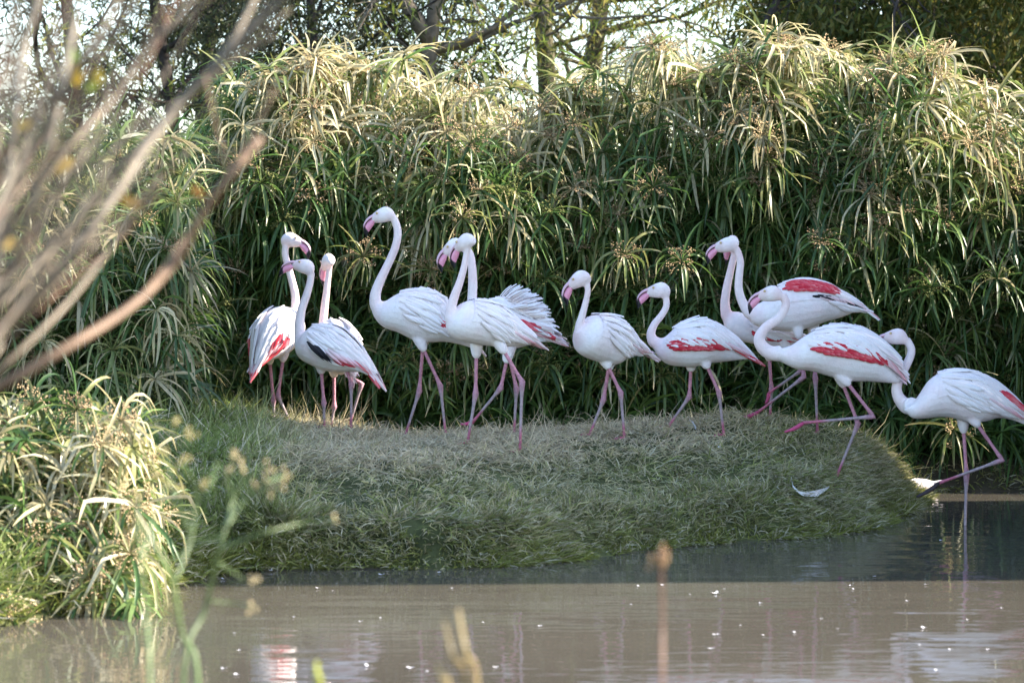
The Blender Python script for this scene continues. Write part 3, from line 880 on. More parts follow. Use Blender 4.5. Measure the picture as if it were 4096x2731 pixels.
def flamingo(sp):
    cx0, cy0, cs = CR[sp['crop']]
    S = lambda p: (cx0 + p[0] / cs, cy0 + p[1] / cs)
    psi = rad(sp['yaw'])
    f = np.array((math.cos(psi), math.sin(psi), 0)); side = np.array((-math.sin(psi), math.cos(psi), 0)); upz = np.array((0, 0, 1.0))
    d = sp.get('d')
    if d is None:
        ds = [foot_ground(*S(l[2])) for l in sp['legs'] if len(l) == 3]
        d = float(np.mean([q for q in ds if q]))
    st = sp['torso']
    if sp.get('template'):
        xm, ym = S(sp['centre'])
        C0 = P(xm, ym, d)
        TB = []
        L, pit = sp['template'], rad(sp.get('pitch', 25))
        base_st = [(.50, .02, -.05), (.42, .065, -.10), (.30, .115, -.135), (.15, .14, -.15), (0, .14, -.145), (-.15, .115, -.12), (-.30, .065, -.085), (-.42, .015, -.06), (-.52, -.03, -.05)]
        for s_, a, b_ in base_st:
            def m(s2, z2):
                return C0 + f * (s2 * L * math.cos(pit) - z2 * math.sin(pit)) + upz * (s2 * L * math.sin(pit) + z2 * math.cos(pit))
            TB.append((m(s_, a), m(s_, b_)))
    else:
        xs = [S((q[0], q[1]))[0] for q in st] + [S((q[2], q[3]))[0] for q in st]
        xm = 0.5 * (min(xs) + max(xs))
        X0 = P(xm, 1365, d)[0]
        def inplane(p):
            px, py = S(p)
            s_ = (P(px, py, d)[0] - X0) / f[0]
            for _ in range(3):
                w = P(px, py, d + s_ * f[1]); s_ = (w[0] - X0) / f[0]
            return np.array((X0 + s_ * f[0], d + s_ * f[1], w[2]))
        TB = [(inplane((q[0], q[1])), inplane((q[2], q[3]))) for q in st]
    TBr = catmull(np.array([np.concatenate(q) for q in TB]), 26)
    T_, B_ = TBr[:, :3], TBr[:, 3:]
    Cc, Uu = 0.5 * (T_ + B_), 0.5 * (T_ - B_)
    hh = np.linalg.norm(Uu, axis=1)
    tt = np.linspace(0, 1, 26)
    wid = np.minimum(0.118, 0.95 * hh) * (1 - 0.25 * smooth01((tt - 0.6) / 0.4)); wid = np.maximum(wid, 0.022)
    mb = MB()
    V, F = ring_loft([(Cc[i], Uu[i] * (0.97), side * wid[i]) for i in range(26)], 20)
    mb.add(V, F)
    # neck at one depth, through the chest
    dn = float(Cc[2][1]) + sp.get('nd', 0.0)
    sc_m = dn / FPX / cs
    nk = []
    for q in sp['neck']:
        px, py = S(q)
        dq = dn + (q[3] if len(q) > 3 else 0)
        nk.append(np.append(P(px, py, dq), 0.5 * q[2] * sc_m * 1.0))
    nk = [np.append(0.55 * Cc[3] + 0.45 * nk[0][:3], nk[0][3] * 1.1)] + nk
    nr = catmull(nk, 46)
    V, F = tube(nr[:, :3], nr[:, 3], 14)
    mb.add(V, F)
    # head
    hx, hy, tilt, hyaw = sp['head']
    hd = dn + sp.get('hd', 0)
    HC = P(*S((hx, hy)), hd)
    hp = rad(hyaw); hf = np.array((math.cos(hp), math.sin(hp), 0)); hs = np.array((-math.sin(hp), math.cos(hp), 0))
    ct, sn = math.cos(rad(tilt)), math.sin(rad(tilt))
    ks = sp.get('hscale', 1.0)
    def HL(a, b_, c=0.0):       # tilt > 0 lowers the bill
        a, b_, c = a * ks, b_ * ks, c * ks
        return HC + hf * (a * ct + b_ * sn) + upz * (b_ * ct - a * sn) + hs * c
    hu = HL(0, 1) - HC; hu /= np.linalg.norm(hu)
    V, F = ring_loft([(HL(a, b_), hu * h * ks, hs * w * ks) for a, b_, h, w in HEAD_ST], 16)
    mb.add(V, F)
    V, F = tube(catmull([np.append(nr[-1][:3], nr[-1][3]), np.append(HL(-0.03, 0.0), 0.026 * ks), np.append(HL(0.0, 0.0), 0.02)], 8)[:, :3], [nr[-1][3]] * 4 + [0.024 * ks] * 4, 12)
    mb.add(V, F)
    # feathered thighs and legs
    legs = []
    for i, lg in enumerate(sp['legs']):
        lat = (0.042 if i == 0 else -0.042) * (1 if sp.get('near', 0) == 0 else -1)
        dl = lat * math.cos(psi)
        base_d = sp.get('legd', d) - abs(dl) * (1 if i == sp.get('front_leg', 1) else -1)
        pts = [P(*S(q), base_d) for q in lg]
        if len(lg) == 3:
            z = hz(pts[2][0], pts[2][1])
            if sp.get('wade'): z = min(z, -0.10)
            if sp.get('wade'):
                pts[2] = P(*S(lg[2]), base_d); pts[2][2] = -0.16
            else:
                pts[2][2] = z + 0.004
        hip, hock = pts[0], pts[1]
        root = hip + (hip - hock) / np.linalg.norm(hip - hock) * 0.11
        root[1] = 0.5 * (root[1] + d)
        tq = catmull([root, hip, hip + (hock - hip) * 0.12], 10)
        V, F = tube(tq, np.interp(np.linspace(0, 1, 10), [0, .3, .5, .7, .85, 1], [.040, .035, .027, .0195, .0155, .0125]), 12)
        mb.add(V, F)
        legs.append(pts)
    # fuse into one skin
    tmp = bpy.data.objects.new('tmp', mb.mesh('tmp', M_plum)); col.objects.link(tmp)
    rm = tmp.modifiers.new('r', 'REMESH'); rm.mode = 'VOXEL'; rm.voxel_size = 0.0055
    sm = tmp.modifiers.new('s', 'SMOOTH'); sm.factor = 0.5; sm.iterations = 11
    bpy.context.view_layer.update()
    ev = tmp.evaluated_get(bpy.context.evaluated_depsgraph_get()).data
    nv = len(ev.vertices); co = np.empty(nv * 3, np.float32); ev.vertices.foreach_get('co', co); co = co.reshape(-1, 3).astype(float)
    FQ = [tuple(p.vertices) for p in ev.polygons]
    bpy.data.objects.remove(tmp)
    dneck = np.min(np.linalg.norm(co[:, None, :] - nr[None, 8::3, :3], axis=2), axis=1)
    ntone = smooth01((0.09 - dneck) / 0.06)[:, None]
    dface = np.linalg.norm(co - HL(0.045, -0.005), axis=1)
    face = smooth01((0.06 * ks - dface) / (0.04 * ks))[:, None]
    cc = np.array(WHITE) * (1 - ntone * sp.get('blush', 0.6)) + np.array(BLUSH) * ntone * sp.get('blush', 0.6)
    cc = cc * (1 - face * 0.75) + np.array(FACE) * face * 0.75
    body = MB(); body.V = [tuple(v) for v in co]; body.F = FQ; body.C = list(cc); body.M = [0] * len(FQ)
    TIB = np.array((0.55, 0.25, 0.32)); HOCK = np.array((0.46, 0.24, 0.30)); SHANK = np.array((0.38, 0.30, 0.32)); LOW = np.array((0.48, 0.14, 0.21)); TOE = np.array((0.52, 0.08, 0.19))
    if sp.get('mud'): pass
    for pts, lg in zip(legs, sp['legs']):
        hip, hock, ank = pts[0], pts[1], pts[2]
        up_ = catmull([hip + (hip - hock) * 0.08, hip * 0.5 + hock * 0.5, hock], 12)
        r1 = np.interp(np.linspace(0, 1, 12), [0, .15, .75, .92, 1], [.0115, .0100, .0090, .0130, .0170])
        lo = catmull([hock, hock * 0.5 + ank * 0.5, ank], 14)
        r2 = np.interp(np.linspace(0, 1, 14), [0, .08, .22, .85, 1], [.0170, .0140, .0086, .0072, .0100])
        al = np.vstack([up_, lo[1:]]); rr = np.concatenate([r1, r2[1:]])
        t1 = np.linspace(0, 1, 12); t2 = np.linspace(0, 1, 14)[1:]
        c1 = TIB[None] * (1 - smooth01((t1 - .75) / .25))[:, None] + HOCK[None] * smooth01((t1 - .75) / .25)[:, None]
        k1 = smooth01(t2 / .2)[:, None]; k2 = smooth01((t2 - .60) / .2)[:, None]
        c2 = (HOCK * (1 - k1) + SHANK * k1) * (1 - k2) + LOW * k2
        cl = np.vstack([c1, c2])
        V, F = tube(al, rr, 9)
        body.add(V, F, np.repeat(cl, 9, 0), 1)
        # toes with web
        if len(lg) > 3:
            tipv = P(*S(lg[3]), ank[1]) - ank
            tl = np.linalg.norm(tipv); fd = tipv / tl
            fs = np.array((0, 1.0, 0)); nrm = np.cross(fd, fs)
        else:
            tl = 0.06; fd = f.copy(); fs = side; nrm = upz
        tc_ = np.array(sp.get('toe', TOE)) if len(lg) > 3 else TOE
        tips = []
        for a in ((-0.42, 0, 0.42) if len(lg) <= 3 else (-0.16, 0, 0.16)):
            dv = fd * math.cos(a) + fs * math.sin(a)
            tips.append(ank + dv * tl - nrm * 0.004)
            V, F = tube(catmull([ank, ank + dv * tl * 0.5 + nrm * 0.004, tips[-1]], 6), np.linspace(0.0085, 0.0035, 6) if len(lg) <= 3 else np.array((.0095, .012, .012, .010, .007, .004)), 6)
            body.add(V, F, tc_, 1)
        for a_, b_ in ((0, 1), (1, 2)):
            w1, w2 = ank * 0.25 + tips[a_] * 0.75, ank * 0.25 + tips[b_] * 0.75
            th = nrm * 0.002
            body.add([ank + th, w1 + th, w2 + th, ank - th, w1 - th, w2 - th], [(0, 1, 2), (5, 4, 3), (0, 3, 4, 1), (1, 4, 5, 2), (2, 5, 3, 0)], tc_ * 0.9, 1)
    foot = min((p[2] for p in legs), key=lambda q: q[2])
    org = np.array((Cc[13][0], Cc[13][1], foot[2]))
    root = empty('flamingo', org)
    tag(root, sp['label'], 'flamingo', 'flamingos on and beside the island')
    body.V = [tuple(np.array(v) - org) for v in body.V]
    link('body', body.mesh('flamingo_body', [M_plum, M_leg]), root)
    # bill: upper and lower mandible
    bt, bgp, bl = [np.array(catmull(q, 14)) for q in (BILL_TOP, BILL_GAPE, BILL_LOW)]
    bw = catmull([(w, 0) for w in BILL_W], 14)[:, 0]
    for nm, a_, b_, wk, pk in (('upper_bill', bt, bgp, 0.92, (0.72, 0.47, 0.55)), ('lower_bill', bgp, bl, 1.0, (0.80, 0.33, 0.46))):
        ring, cl = [], []
        for i in range(14):
            c = 0.5 * (a_[i] + b_[i]); u = 0.5 * (a_[i] - b_[i]) * (0.94 if nm == 'upper_bill' else 0.97)
            cen = HL(c[0], c[1]) - org; uv = HL(c[0] + u[0], c[1] + u[1]) - org - cen
            ring.append((cen, uv, hs * bw[i] * ks * wk))
            t = i / 13
            kb = smooth01((t - (0.62 if nm == 'lower_bill' else 0.66)) / 0.05)
            base_c = np.array(pk) * (1 - kb) + np.array(BLACK) * kb
            for k in range(12):
                ang = 2 * math.pi * k / 12
                cc_ = base_c
                if (nm == 'upper_bill' and math.cos(ang) < -0.80 and t > 0.10) or (nm == 'lower_bill' and math.cos(ang) > 0.9 and t > 0.10): cc_ = np.array(BLACK)
                cl.append(cc_)
        V, F = ring_loft(ring, 12)
        cl += [cl[0], cl[-1]]
        link(nm, mesh_py(nm, V, F, M_bill, cl), root)
    for sg in (-1, 1):
        ec = HL(0.036, 0.010, 0.0265 * sg) - org
        m2 = MB()
        for r_, o_, c_ in ((0.0078, 0.0, (0.62, 0.45, 0.40)), (0.0058, 0.0030, (0.80, 0.62, 0.22)), (0.0026, 0.0068, (0.01, 0.01, 0.01))):
            cen = ec + hs * sg * o_ * ks
            V, F = ring_loft([(cen + hs * sg * q * r_ * ks, hu * r_ * ks * math.sqrt(1 - q * q), np.cross(hu, hs) * r_ * ks * math.sqrt(1 - q * q)) for q in (-.95, -.6, 0, .6, .95)], 10)
            m2.add(V, F, c_)
        link('eye', m2.mesh('eye', M_eye), root)
    # wings of single feathers
    def surf(u, th, sg):
        x = np.clip(u, 0, 1) * 25; i = int(min(24, x)); t = x - i
        c = Cc[i] * (1 - t) + Cc[i + 1] * t; uu = Uu[i] * (1 - t) + Uu[i + 1] * t; w = wid[i] * (1 - t) + wid[i + 1] * t
        return c + uu * math.cos(th) + side * sg * w * math.sin(th)
    rows = sp.get('rows', 'plain')
    lift0 = sp.get('lift', 0.0)
    R = []   # theta deg, u0, u1, n, length, width, kind, droop, lift
    if rows == 'red':
        ru0, ru1, rth = sp.get('redu', (0.26, 0.74, 88))
        R += [(rth + 12, ru0 + .08, ru1 - .06, 15, .065, .020, 'red', 0.0, .03), (rth + 6, ru0 + .03, ru1, 17, .075, .022, 'red', 0.0, .04), (rth - 2, ru0, ru1 + .04, 17, .085, .024, 'red', 0.05, .05), (rth - 10, ru0 + 0.02, ru1 + .08, 15, .09, .026, 'red', 0.08, .06)]
        if rth > 75:
            R += [(rth - 17, ru0 - 0.03, ru1 + 0.04, 17, .10, .026, 'white', 0.50, .14), (rth - 28, ru0 - 0.03, ru1, 14, .11, .028, 'white', 0.40, .12)]
            R += [(52, .30, .74, 11, .135, .030, 'white', .32, .10), (36, .28, .76, 10, .15, .030, 'white', .20, .09), (18, .26, .76, 9, .15, .032, 'white', .06, .08)]
        R += [(70, .58, .80, 9, .15, .022, 'pink', .18, .07), (48, .62, .80, 7, .17, .026, 'blush', .15, .10), (30, .66, .84, 5, .19, .026, 'white', .08, .10)]
    else:
        R += [(108, .46, .76, 9, .11, .026, 'white', .35, .08), (92, .34, .78, 12, .13, .028, 'white', .42, .09), (74, .30, .78, 12, .145, .028, 'white', .40, .10), (56, .28, .78, 12, .155, .030, 'white', .30, .10), (38, .27, .78, 11, .155, .030, 'white', .18, .09),
              (18, .26, .78, 10, .155, .032, 'white', .06, .08), (86, .62, .84, 8, .17, .022, 'pink', .40, .10), (62, .66, .86, 7, .19, .026, 'blush', .25, .12)]
    for q in sp.get('extra', []): R.append(q)
    nwing = {}
    for sg in (-1, 1):
        wg = None
        for (th, u0, u1, n_, ln, wd, kind, droop, lift) in R:
            for i in range(n_):
                u = u0 + (u1 - u0) * (i + 0.5 + random.uniform(-0.3, 0.3)) / n_
                a = rad(th + random.uniform(-4, 4) * (0.2 if kind == 'red' and rows == 'red' else 1))
                p = surf(u, a, sg)
                du = surf(u + 0.02, a, sg) - surf(u - 0.02, a, sg); dt = surf(u, a + 0.03, sg) - surf(u, a - 0.03, sg)
                du /= np.linalg.norm(du) + 1e-9; dt /= np.linalg.norm(dt) + 1e-9
                nrm = np.cross(du, dt) * 1.0
                if np.dot(nrm, p - surf(u, 0, 1) * 0.5 - surf(u, math.pi, 1) * 0.5) < 0: nrm = -nrm
                nrm /= np.linalg.norm(nrm) + 1e-9
                lf = lift * 0.72 + 0.02 + lift0 * smooth01((u - 0.4) / 0.3) * random.uniform(0.6, 1.2) * (1 if th < 80 else 0.3)
                BL = 0.58
                u2 = min(1.0, u + ln * 0.9 / BL)
                p2 = surf(u2, a + (droop + random.uniform(-0.08, 0.08)) * ln / 0.13, sg)
                X_ = unit(p2 - p) + nrm * lf + du * (0.6 if u2 >= 1.0 else 0.0)
                X_ /= np.linalg.norm(X_); Z_ = nrm - X_ * np.dot(nrm, X_); Z_ /= np.linalg.norm(Z_); Y_ = np.cross(Z_, X_)
                pos = p + nrm * (0.0035 + 0.003 * (1 - th / 110.0) + 0.002 * u) - org
                k = sp.get('fscale', 1.0) * random.uniform(0.88, 1.12)
                Mx = Matrix(((X_[0] * ln * k, Y_[0] * wd * k, Z_[0] * 0.11 * k, pos[0]), (X_[1] * ln * k, Y_[1] * wd * k, Z_[1] * 0.11 * k, pos[1]), (X_[2] * ln * k, Y_[2] * wd * k, Z_[2] * 0.11 * k, pos[2]), (0, 0, 0, 1)))
                me = random.choice(FE[kind])
                if wg is None:
                    V, F = [], []
                    # wing base: a thin shell just above the flank, under the feathers
                    ui = np.linspace(0.28, 0.78, 9); ti = np.linspace(14, 92 if rows != 'red' else 80, 8)
                    for uu_ in ui:
                        for t_ in ti:
                            sc2 = surf(uu_, 0, 1) * 0.5 + surf(uu_, math.pi, 1) * 0.5
                            q_ = surf(uu_, rad(t_), sg)
                            V.append(sc2 + (q_ - sc2) * 1.02 - org)
                    F = [(i_ * 8 + j_, i_ * 8 + j_ + 1, (i_ + 1) * 8 + j_ + 1, (i_ + 1) * 8 + j_) for i_ in range(8) for j_ in range(7)]
                    wg = link('wing', mesh_py('wing', V, F, M_plum, np.tile(np.array(WHITE), (len(V), 1))), root)
                link('feather', me, wg, None, Mx)
    # tail fan
    for i in range(7):
        a = (i - 3) / 3.0
        dirv = unit((Cc[25] - Cc[20])); X_ = dirv + side * a * 0.22; X_ /= np.linalg.norm(X_)
        Z_ = upz - X_ * np.dot(upz, X_); Z_ /= np.linalg.norm(Z_); Y_ = np.cross(Z_, X_)
        pos = Cc[22] + side * a * 0.02 - org + upz * 0.004 * (3 - abs(i - 3))
        ln, wd = 0.105, 0.026
        Mx = Matrix(((X_[0] * ln, Y_[0] * wd, Z_[0] * 0.05, pos[0]), (X_[1] * ln, Y_[1] * wd, Z_[1] * 0.05, pos[1]), (X_[2] * ln, Y_[2] * wd, Z_[2] * 0.05, pos[2]), (0, 0, 0, 1)))
        link('tail_feather', random.choice(FE['pink' if i % 2 else 'blush']), root, None, Mx)
    return d

BIRDS = [
    dict(crop=1, label='flamingo at far left facing away right, lit white by the sun', yaw=57, torso=None, template=0.47, centre=(308, 862), pitch=34, d=16.78,
         neck=[(415, 760, 66), (432, 690, 56), (430, 610, 52), (412, 530, 48), (388, 440, 46), (370, 370, 44), (372, 310, 42)], head=(408, 276, -4, -10), hd=0.0,
         legs=[((275, 1015), (298, 1262), (301, 1428)), ((358, 1000), (326, 1235), (420, 1440))], rows='plain', extra=[(66, .50, .70, 8, .10, .024, 'red', .4, .36), (76, .56, .76, 8, .11, .024, 'pink', .4, .36), (84, .50, .72, 9, .10, .024, 'red', .3, .3), (94, .62, .90, 10, .15, .024, 'red', .35, .16), (70, .7, .9, 6, .14, .024, 'pink', .3, .14)]),
    dict(crop=1, label='flamingo second from left, black flight feathers drooping from its wing', yaw=155,
         torso=[(492, 835, 430, 872), (512, 838, 437, 940), (545, 800, 470, 1010), (620, 788, 560, 1062), (700, 812, 640, 1090), (765, 868, 720, 1092), (830, 945, 800, 1090), (880, 1030, 860, 1095), (905, 1085, 895, 1110)],
         neck=[(460, 845, 70), (458, 780, 62), (472, 700, 54), (500, 620, 50), (522, 540, 46), (531, 475, 44)], head=(488, 438, -30, 180),
         legs=[((592, 1078), (608, 1280), (610, 1440)), ((742, 1060), (776, 1160), (776, 1445))], rows='plain', d=16.3,
         extra=[(84, .33, .40, 6, .17, .024, 'black', .55, .5), (86, .50, .72, 10, .12, .024, 'pink', .5, .36), (96, .56, .68, 6, .10, .024, 'red', .5, .3), (80, .70, .92, 8, .15, .024, 'red', .3, .16), (60, .74, .92, 6, .15, .024, 'pink', .2, .14)]),
    dict(crop=1, label='flamingo third from left, mostly hidden, only its slim pinkish neck and head rising', yaw=120, torso=None, template=0.40, centre=(690, 925), pitch=28, d=16.68,
         neck=[(600, 830, 62), (605, 770, 54), (612, 690, 50), (622, 610, 45), (631, 530, 41), (640, 460, 38)], head=(631, 410, 14, 118), blush=1.0,
         legs=[((670, 1100), (672, 1300), (650, 1442)), ((722, 1082), (840, 1160), (755, 1452))], rows='plain'),
    dict(crop=2, label='tallest flamingo left of centre with neck in an S and striding legs', yaw=180,
         torso=[(190, 630, 120, 655), (218, 622, 140, 722), (262, 592, 195, 785), (330, 560, 285, 818), (420, 545, 380, 865), (500, 565, 470, 878), (560, 610, 550, 872), (620, 700, 615, 880), (680, 800, 670, 892), (750, 890, 745, 915)],
         neck=[(152, 650, 74), (150, 590, 66), (172, 520, 58), (210, 440, 52), (248, 360, 50), (275, 285, 49), (282, 210, 48), (262, 140, 46)], head=(198, 118, 0, 180),
         legs=[((432, 890), (410, 1160), (320, 1415)), ((430, 900), (535, 1130), (568, 1450))], rows='plain', lift=0.05, extra=[(94, .60, .70, 3, .09, .034, 'red', .4, .03)]),
    dict(crop=2, label='flamingo in the middle front with its head turned away, plain white body', yaw=203,
         torso=[(636, 675, 570, 735), (662, 640, 580, 808), (722, 617, 640, 862), (800, 620, 740, 885), (880, 660, 830, 898), (950, 720, 910, 902), (1020, 790, 1000, 893), (1080, 838, 1065, 890)],
         neck=[(596, 730, 72), (598, 670, 62), (618, 600, 55), (648, 520, 48), (674, 430, 42), (688, 350, 38)], head=(680, 278, 14, 152), hscale=0.95,
         legs=[((748, 940), (743, 1175), (695, 1500)), ((906, 915), (1018, 1105), (1005, 1490))], rows='plain'),
    dict(crop=2, label='flamingo behind the middle one with ruffled white back feathers and one foot lifted', yaw=172,
         torso=[(700, 640, 690, 750), (760, 632, 720, 840), (840, 610, 800, 880), (920, 598, 900, 920), (1000, 640, 985, 912), (1080, 720, 1060, 890), (1150, 795, 1135, 872), (1215, 850, 1205, 872)],
         neck=[(718, 690, 70), (722, 620, 60), (726, 520, 56), (722, 430, 52), (708, 350, 50), (668, 296, 46)], head=(612, 306, 14, 190), d=15.75,
         legs=[((938, 935), (985, 1145), (970, 1440)), ((928, 975), (892, 1140), (728, 1340), (655, 1358))], rows='plain', lift=0.55, fscale=0.85, extra=[(66, .58, .80, 10, .11, .026, 'red', .2, .12), (74, .60, .84, 10, .12, .026, 'red', .2, .12), (28, .42, .70, 11, .13, .028, 'white', 0, 2.2), (14, .38, .66, 9, .13, .030, 'white', 0, 1.7), (44, .50, .76, 10, .14, .028, 'white', 0, 1.5), (84, .74, .90, 6, .16, .024, 'pink', .1, .1)]),
    dict(crop=3, label='small compact flamingo right of centre with upright neck and bill hanging down', yaw=216,
         torso=[(262, 540, 190, 620), (285, 512, 200, 700), (325, 484, 230, 775), (400, 480, 305, 822), (480, 500, 400, 850), (550, 560, 480, 862), (610, 640, 560, 815), (655, 710, 625, 795), (690, 735, 680, 760)],
         neck=[(222, 640, 80), (218, 570, 66), (240, 490, 56), (264, 400, 50), (282, 310, 47), (274, 235, 48)], head=(218, 218, 14, 186),
         legs=[((440, 872), (400, 1115), (295, 1370)), ((430, 862), (528, 1065), (556, 1455))], rows='plain'),
    dict(crop=3, label='flamingo walking left with a narrow red stripe along its wing edge', yaw=180,
         torso=[(812, 655, 724, 660), (850, 652, 775, 745), (892, 618, 815, 812), (962, 550, 885, 862), (1060, 515, 980, 876), (1160, 510, 1080, 878), (1260, 552, 1190, 852), (1350, 630, 1300, 838), (1420, 715, 1400, 825), (1490, 785, 1480, 818)],
         neck=[(768, 680, 84), (754, 620, 68), (782, 550, 57), (832, 488, 53), (868, 420, 51), (866, 345, 50)], head=(815, 300, -10, 180),
         legs=[((1052, 885), (1040, 1095), (880, 1350)), ((1170, 862), (1262, 1065), (1298, 1365))], rows='red', redu=(.24, .66, 90), extra=[(78, .78, .92, 5, .16, .026, 'red', .12, .04)]),
    dict(crop=4, label='flamingo at the back right with wide crimson wing patch raised over its back', yaw=178, d=16.25,
         torso=[(372, 470, 335, 545), (405, 462, 372, 590), (455, 428, 440, 612), (515, 362, 530, 626), (600, 330, 620, 626), (700, 335, 700, 602), (800, 362, 780, 572), (870, 405, 850, 552), (930, 470, 910, 528), (965, 485, 960, 505)],
         neck=[(345, 520, 66), (308, 460, 54), (287, 390, 49), (289, 310, 45), (296, 235, 43), (278, 170, 43)], head=(218, 140, -5, 180),
         legs=[((705, 640), (715, 885), (728, 1190)), ((622, 640), (652, 878), (395, 1075), (270, 1122))], rows='red', redu=(.34, .70, 44), extra=[(26, .36, .64, 10, .09, .026, 'red', .1, .05), (16, .30, .66, 8, .12, .028, 'white', .05, .05), (72, .52, .78, 8, .15, .024, 'black', .0, .06), (30, .66, .88, 8, .18, .024, 'pink', .05, .08), (86, .64, .88, 8, .13, .026, 'white', .1, .10), (98, .7, .84, 4, .12, .03, 'white', .5, .14)]),
    dict(crop=4, label='flamingo hidden behind the right group, pinkish neck and breast at its left', yaw=180, d=16.45,
         torso=[(252, 512, 195, 555), (300, 515, 215, 622), (360, 555, 270, 672), (420, 590, 350, 692), (500, 605, 450, 712), (570, 620, 550, 718), (630, 660, 620, 705)],
         neck=[(218, 530, 66), (210, 460, 54), (222, 370, 48), (242, 280, 43), (262, 195, 40)], head=(248, 130, 0, 105), blush=1.0,
         legs=[((458, 770), (470, 945), (462, 1115)), ((560, 720), (640, 840), (455, 968), (440, 1030))], rows='red', redu=(.40, .75, 86)),
    dict(crop=4, label='flamingo striding in front at right, broad red wing stripe, one leg held forward', yaw=180,
         torso=[(520, 720, 440, 755), (585, 698, 530, 800), (652, 650, 610, 838), (742, 600, 700, 852), (840, 580, 800, 882), (940, 586, 900, 908), (1030, 628, 1000, 908), (1095, 710, 1080, 912), (1150, 800, 1140, 914), (1195, 875, 1190, 912)],
         neck=[(470, 745, 84), (420, 712, 74), (402, 660, 64), (440, 600, 56), (515, 545, 52), (552, 470, 49), (530, 415, 47)], head=(465, 412, -8, 180),
         legs=[((868, 912), (955, 1140), (828, 1470)), ((890, 905), (1042, 1100), (650, 1135), (545, 1190))], rows='red', redu=(.27, .68, 84), lift=0.06, extra=[(36, .56, .80, 9, .18, .030, 'white', .0, .36), (52, .62, .82, 9, .16, .028, 'blush', .0, .32), (20, .54, .74, 6, .18, .032, 'white', .0, .28), (66, .72, .86, 6, .13, .026, 'pink', .0, .16)]),
    dict(crop=5, label='flamingo wading in the water at right edge, neck low and one muddy foot lifted', yaw=180, d=15.25, nd=0.12, wade=True, toe=(0.05, 0.035, 0.04),
         torso=[(405, 640, 335, 690), (445, 578, 390, 742), (505, 490, 460, 748), (600, 437, 560, 738), (700, 435, 645, 745), (800, 450, 745, 772), (900, 500, 850, 765), (980, 572, 930, 742), (1060, 662, 1020, 755), (1130, 740, 1110, 790)],
         neck=[(355, 665, 98), (305, 610, 76), (292, 545, 66), (318, 470, 61), (362, 390, 56), (386, 315, 52), (355, 245, 49)], head=(288, 228, -14, 180),
         legs=[((712, 805), (730, 1092), (718, 1400)), ((790, 768), (955, 1002), (560, 1145), (420, 1238))], rows='plain', extra=[(46, .70, .86, 9, .11, .026, 'red', .1, .34), (58, .68, .86, 9, .11, .026, 'red', .1, .34), (68, .78, .95, 6, .15, .026, 'pink', .1, .2)]),
]
BD = [flamingo(b_) for b_ in BIRDS]
print('BIRD DEPTHS', [round(q, 2) for q in BD])
# ------------------------------------------------------------------ shelter beyond the right edge, whose shadow lies over the island
def shelter():
    x0, x1, y0, y1, zt = 4.3, 6.6, 12.95, 16.95, 6.1
    r = empty('bird_shelter', ((x0 + x1) / 2, (y0 + y1) / 2, 0.33))
    tag(r, 'tall timber bird shelter on the right bank, outside the picture', 'shelter')
    org = np.array(r.location)
    n = 26
    pw = (y1 - y0) / n
    V, F = box(0, 0, 0, 0.03, pw - 0.006, zt)
    me = mesh_py('plank', V, F, M_wood, np.tile((0.20, 0.15, 0.10), (8, 1)), False)
    for i in range(n):
        for x in (x0, x1):
            link('plank', me, r, np.array((x, y0 + pw * (i + 0.5), zt / 2)) - org)
    V, F = box(0, 0, 0, x1 - x0 - 0.034, 0.03, zt)
    me2 = mesh_py('end_wall', V, F, M_wood, np.tile((0.20, 0.15, 0.10), (8, 1)), False)
    for y in (y0 + 0.017, y1 - 0.017):
        link('end_wall', me2, r, np.array(((x0 + x1) / 2, y, zt / 2)) - org)
    V, F = box(0, 0, 0, x1 - x0 + 0.06, y1 - y0, 0.06)
    link('roof', mesh_py('roof', V, F, M_wood, np.tile((0.16, 0.14, 0.12), (8, 1)), False), r, np.array(((x0 + x1) / 2, (y0 + y1) / 2, zt + 0.035)) - org)
shelter()

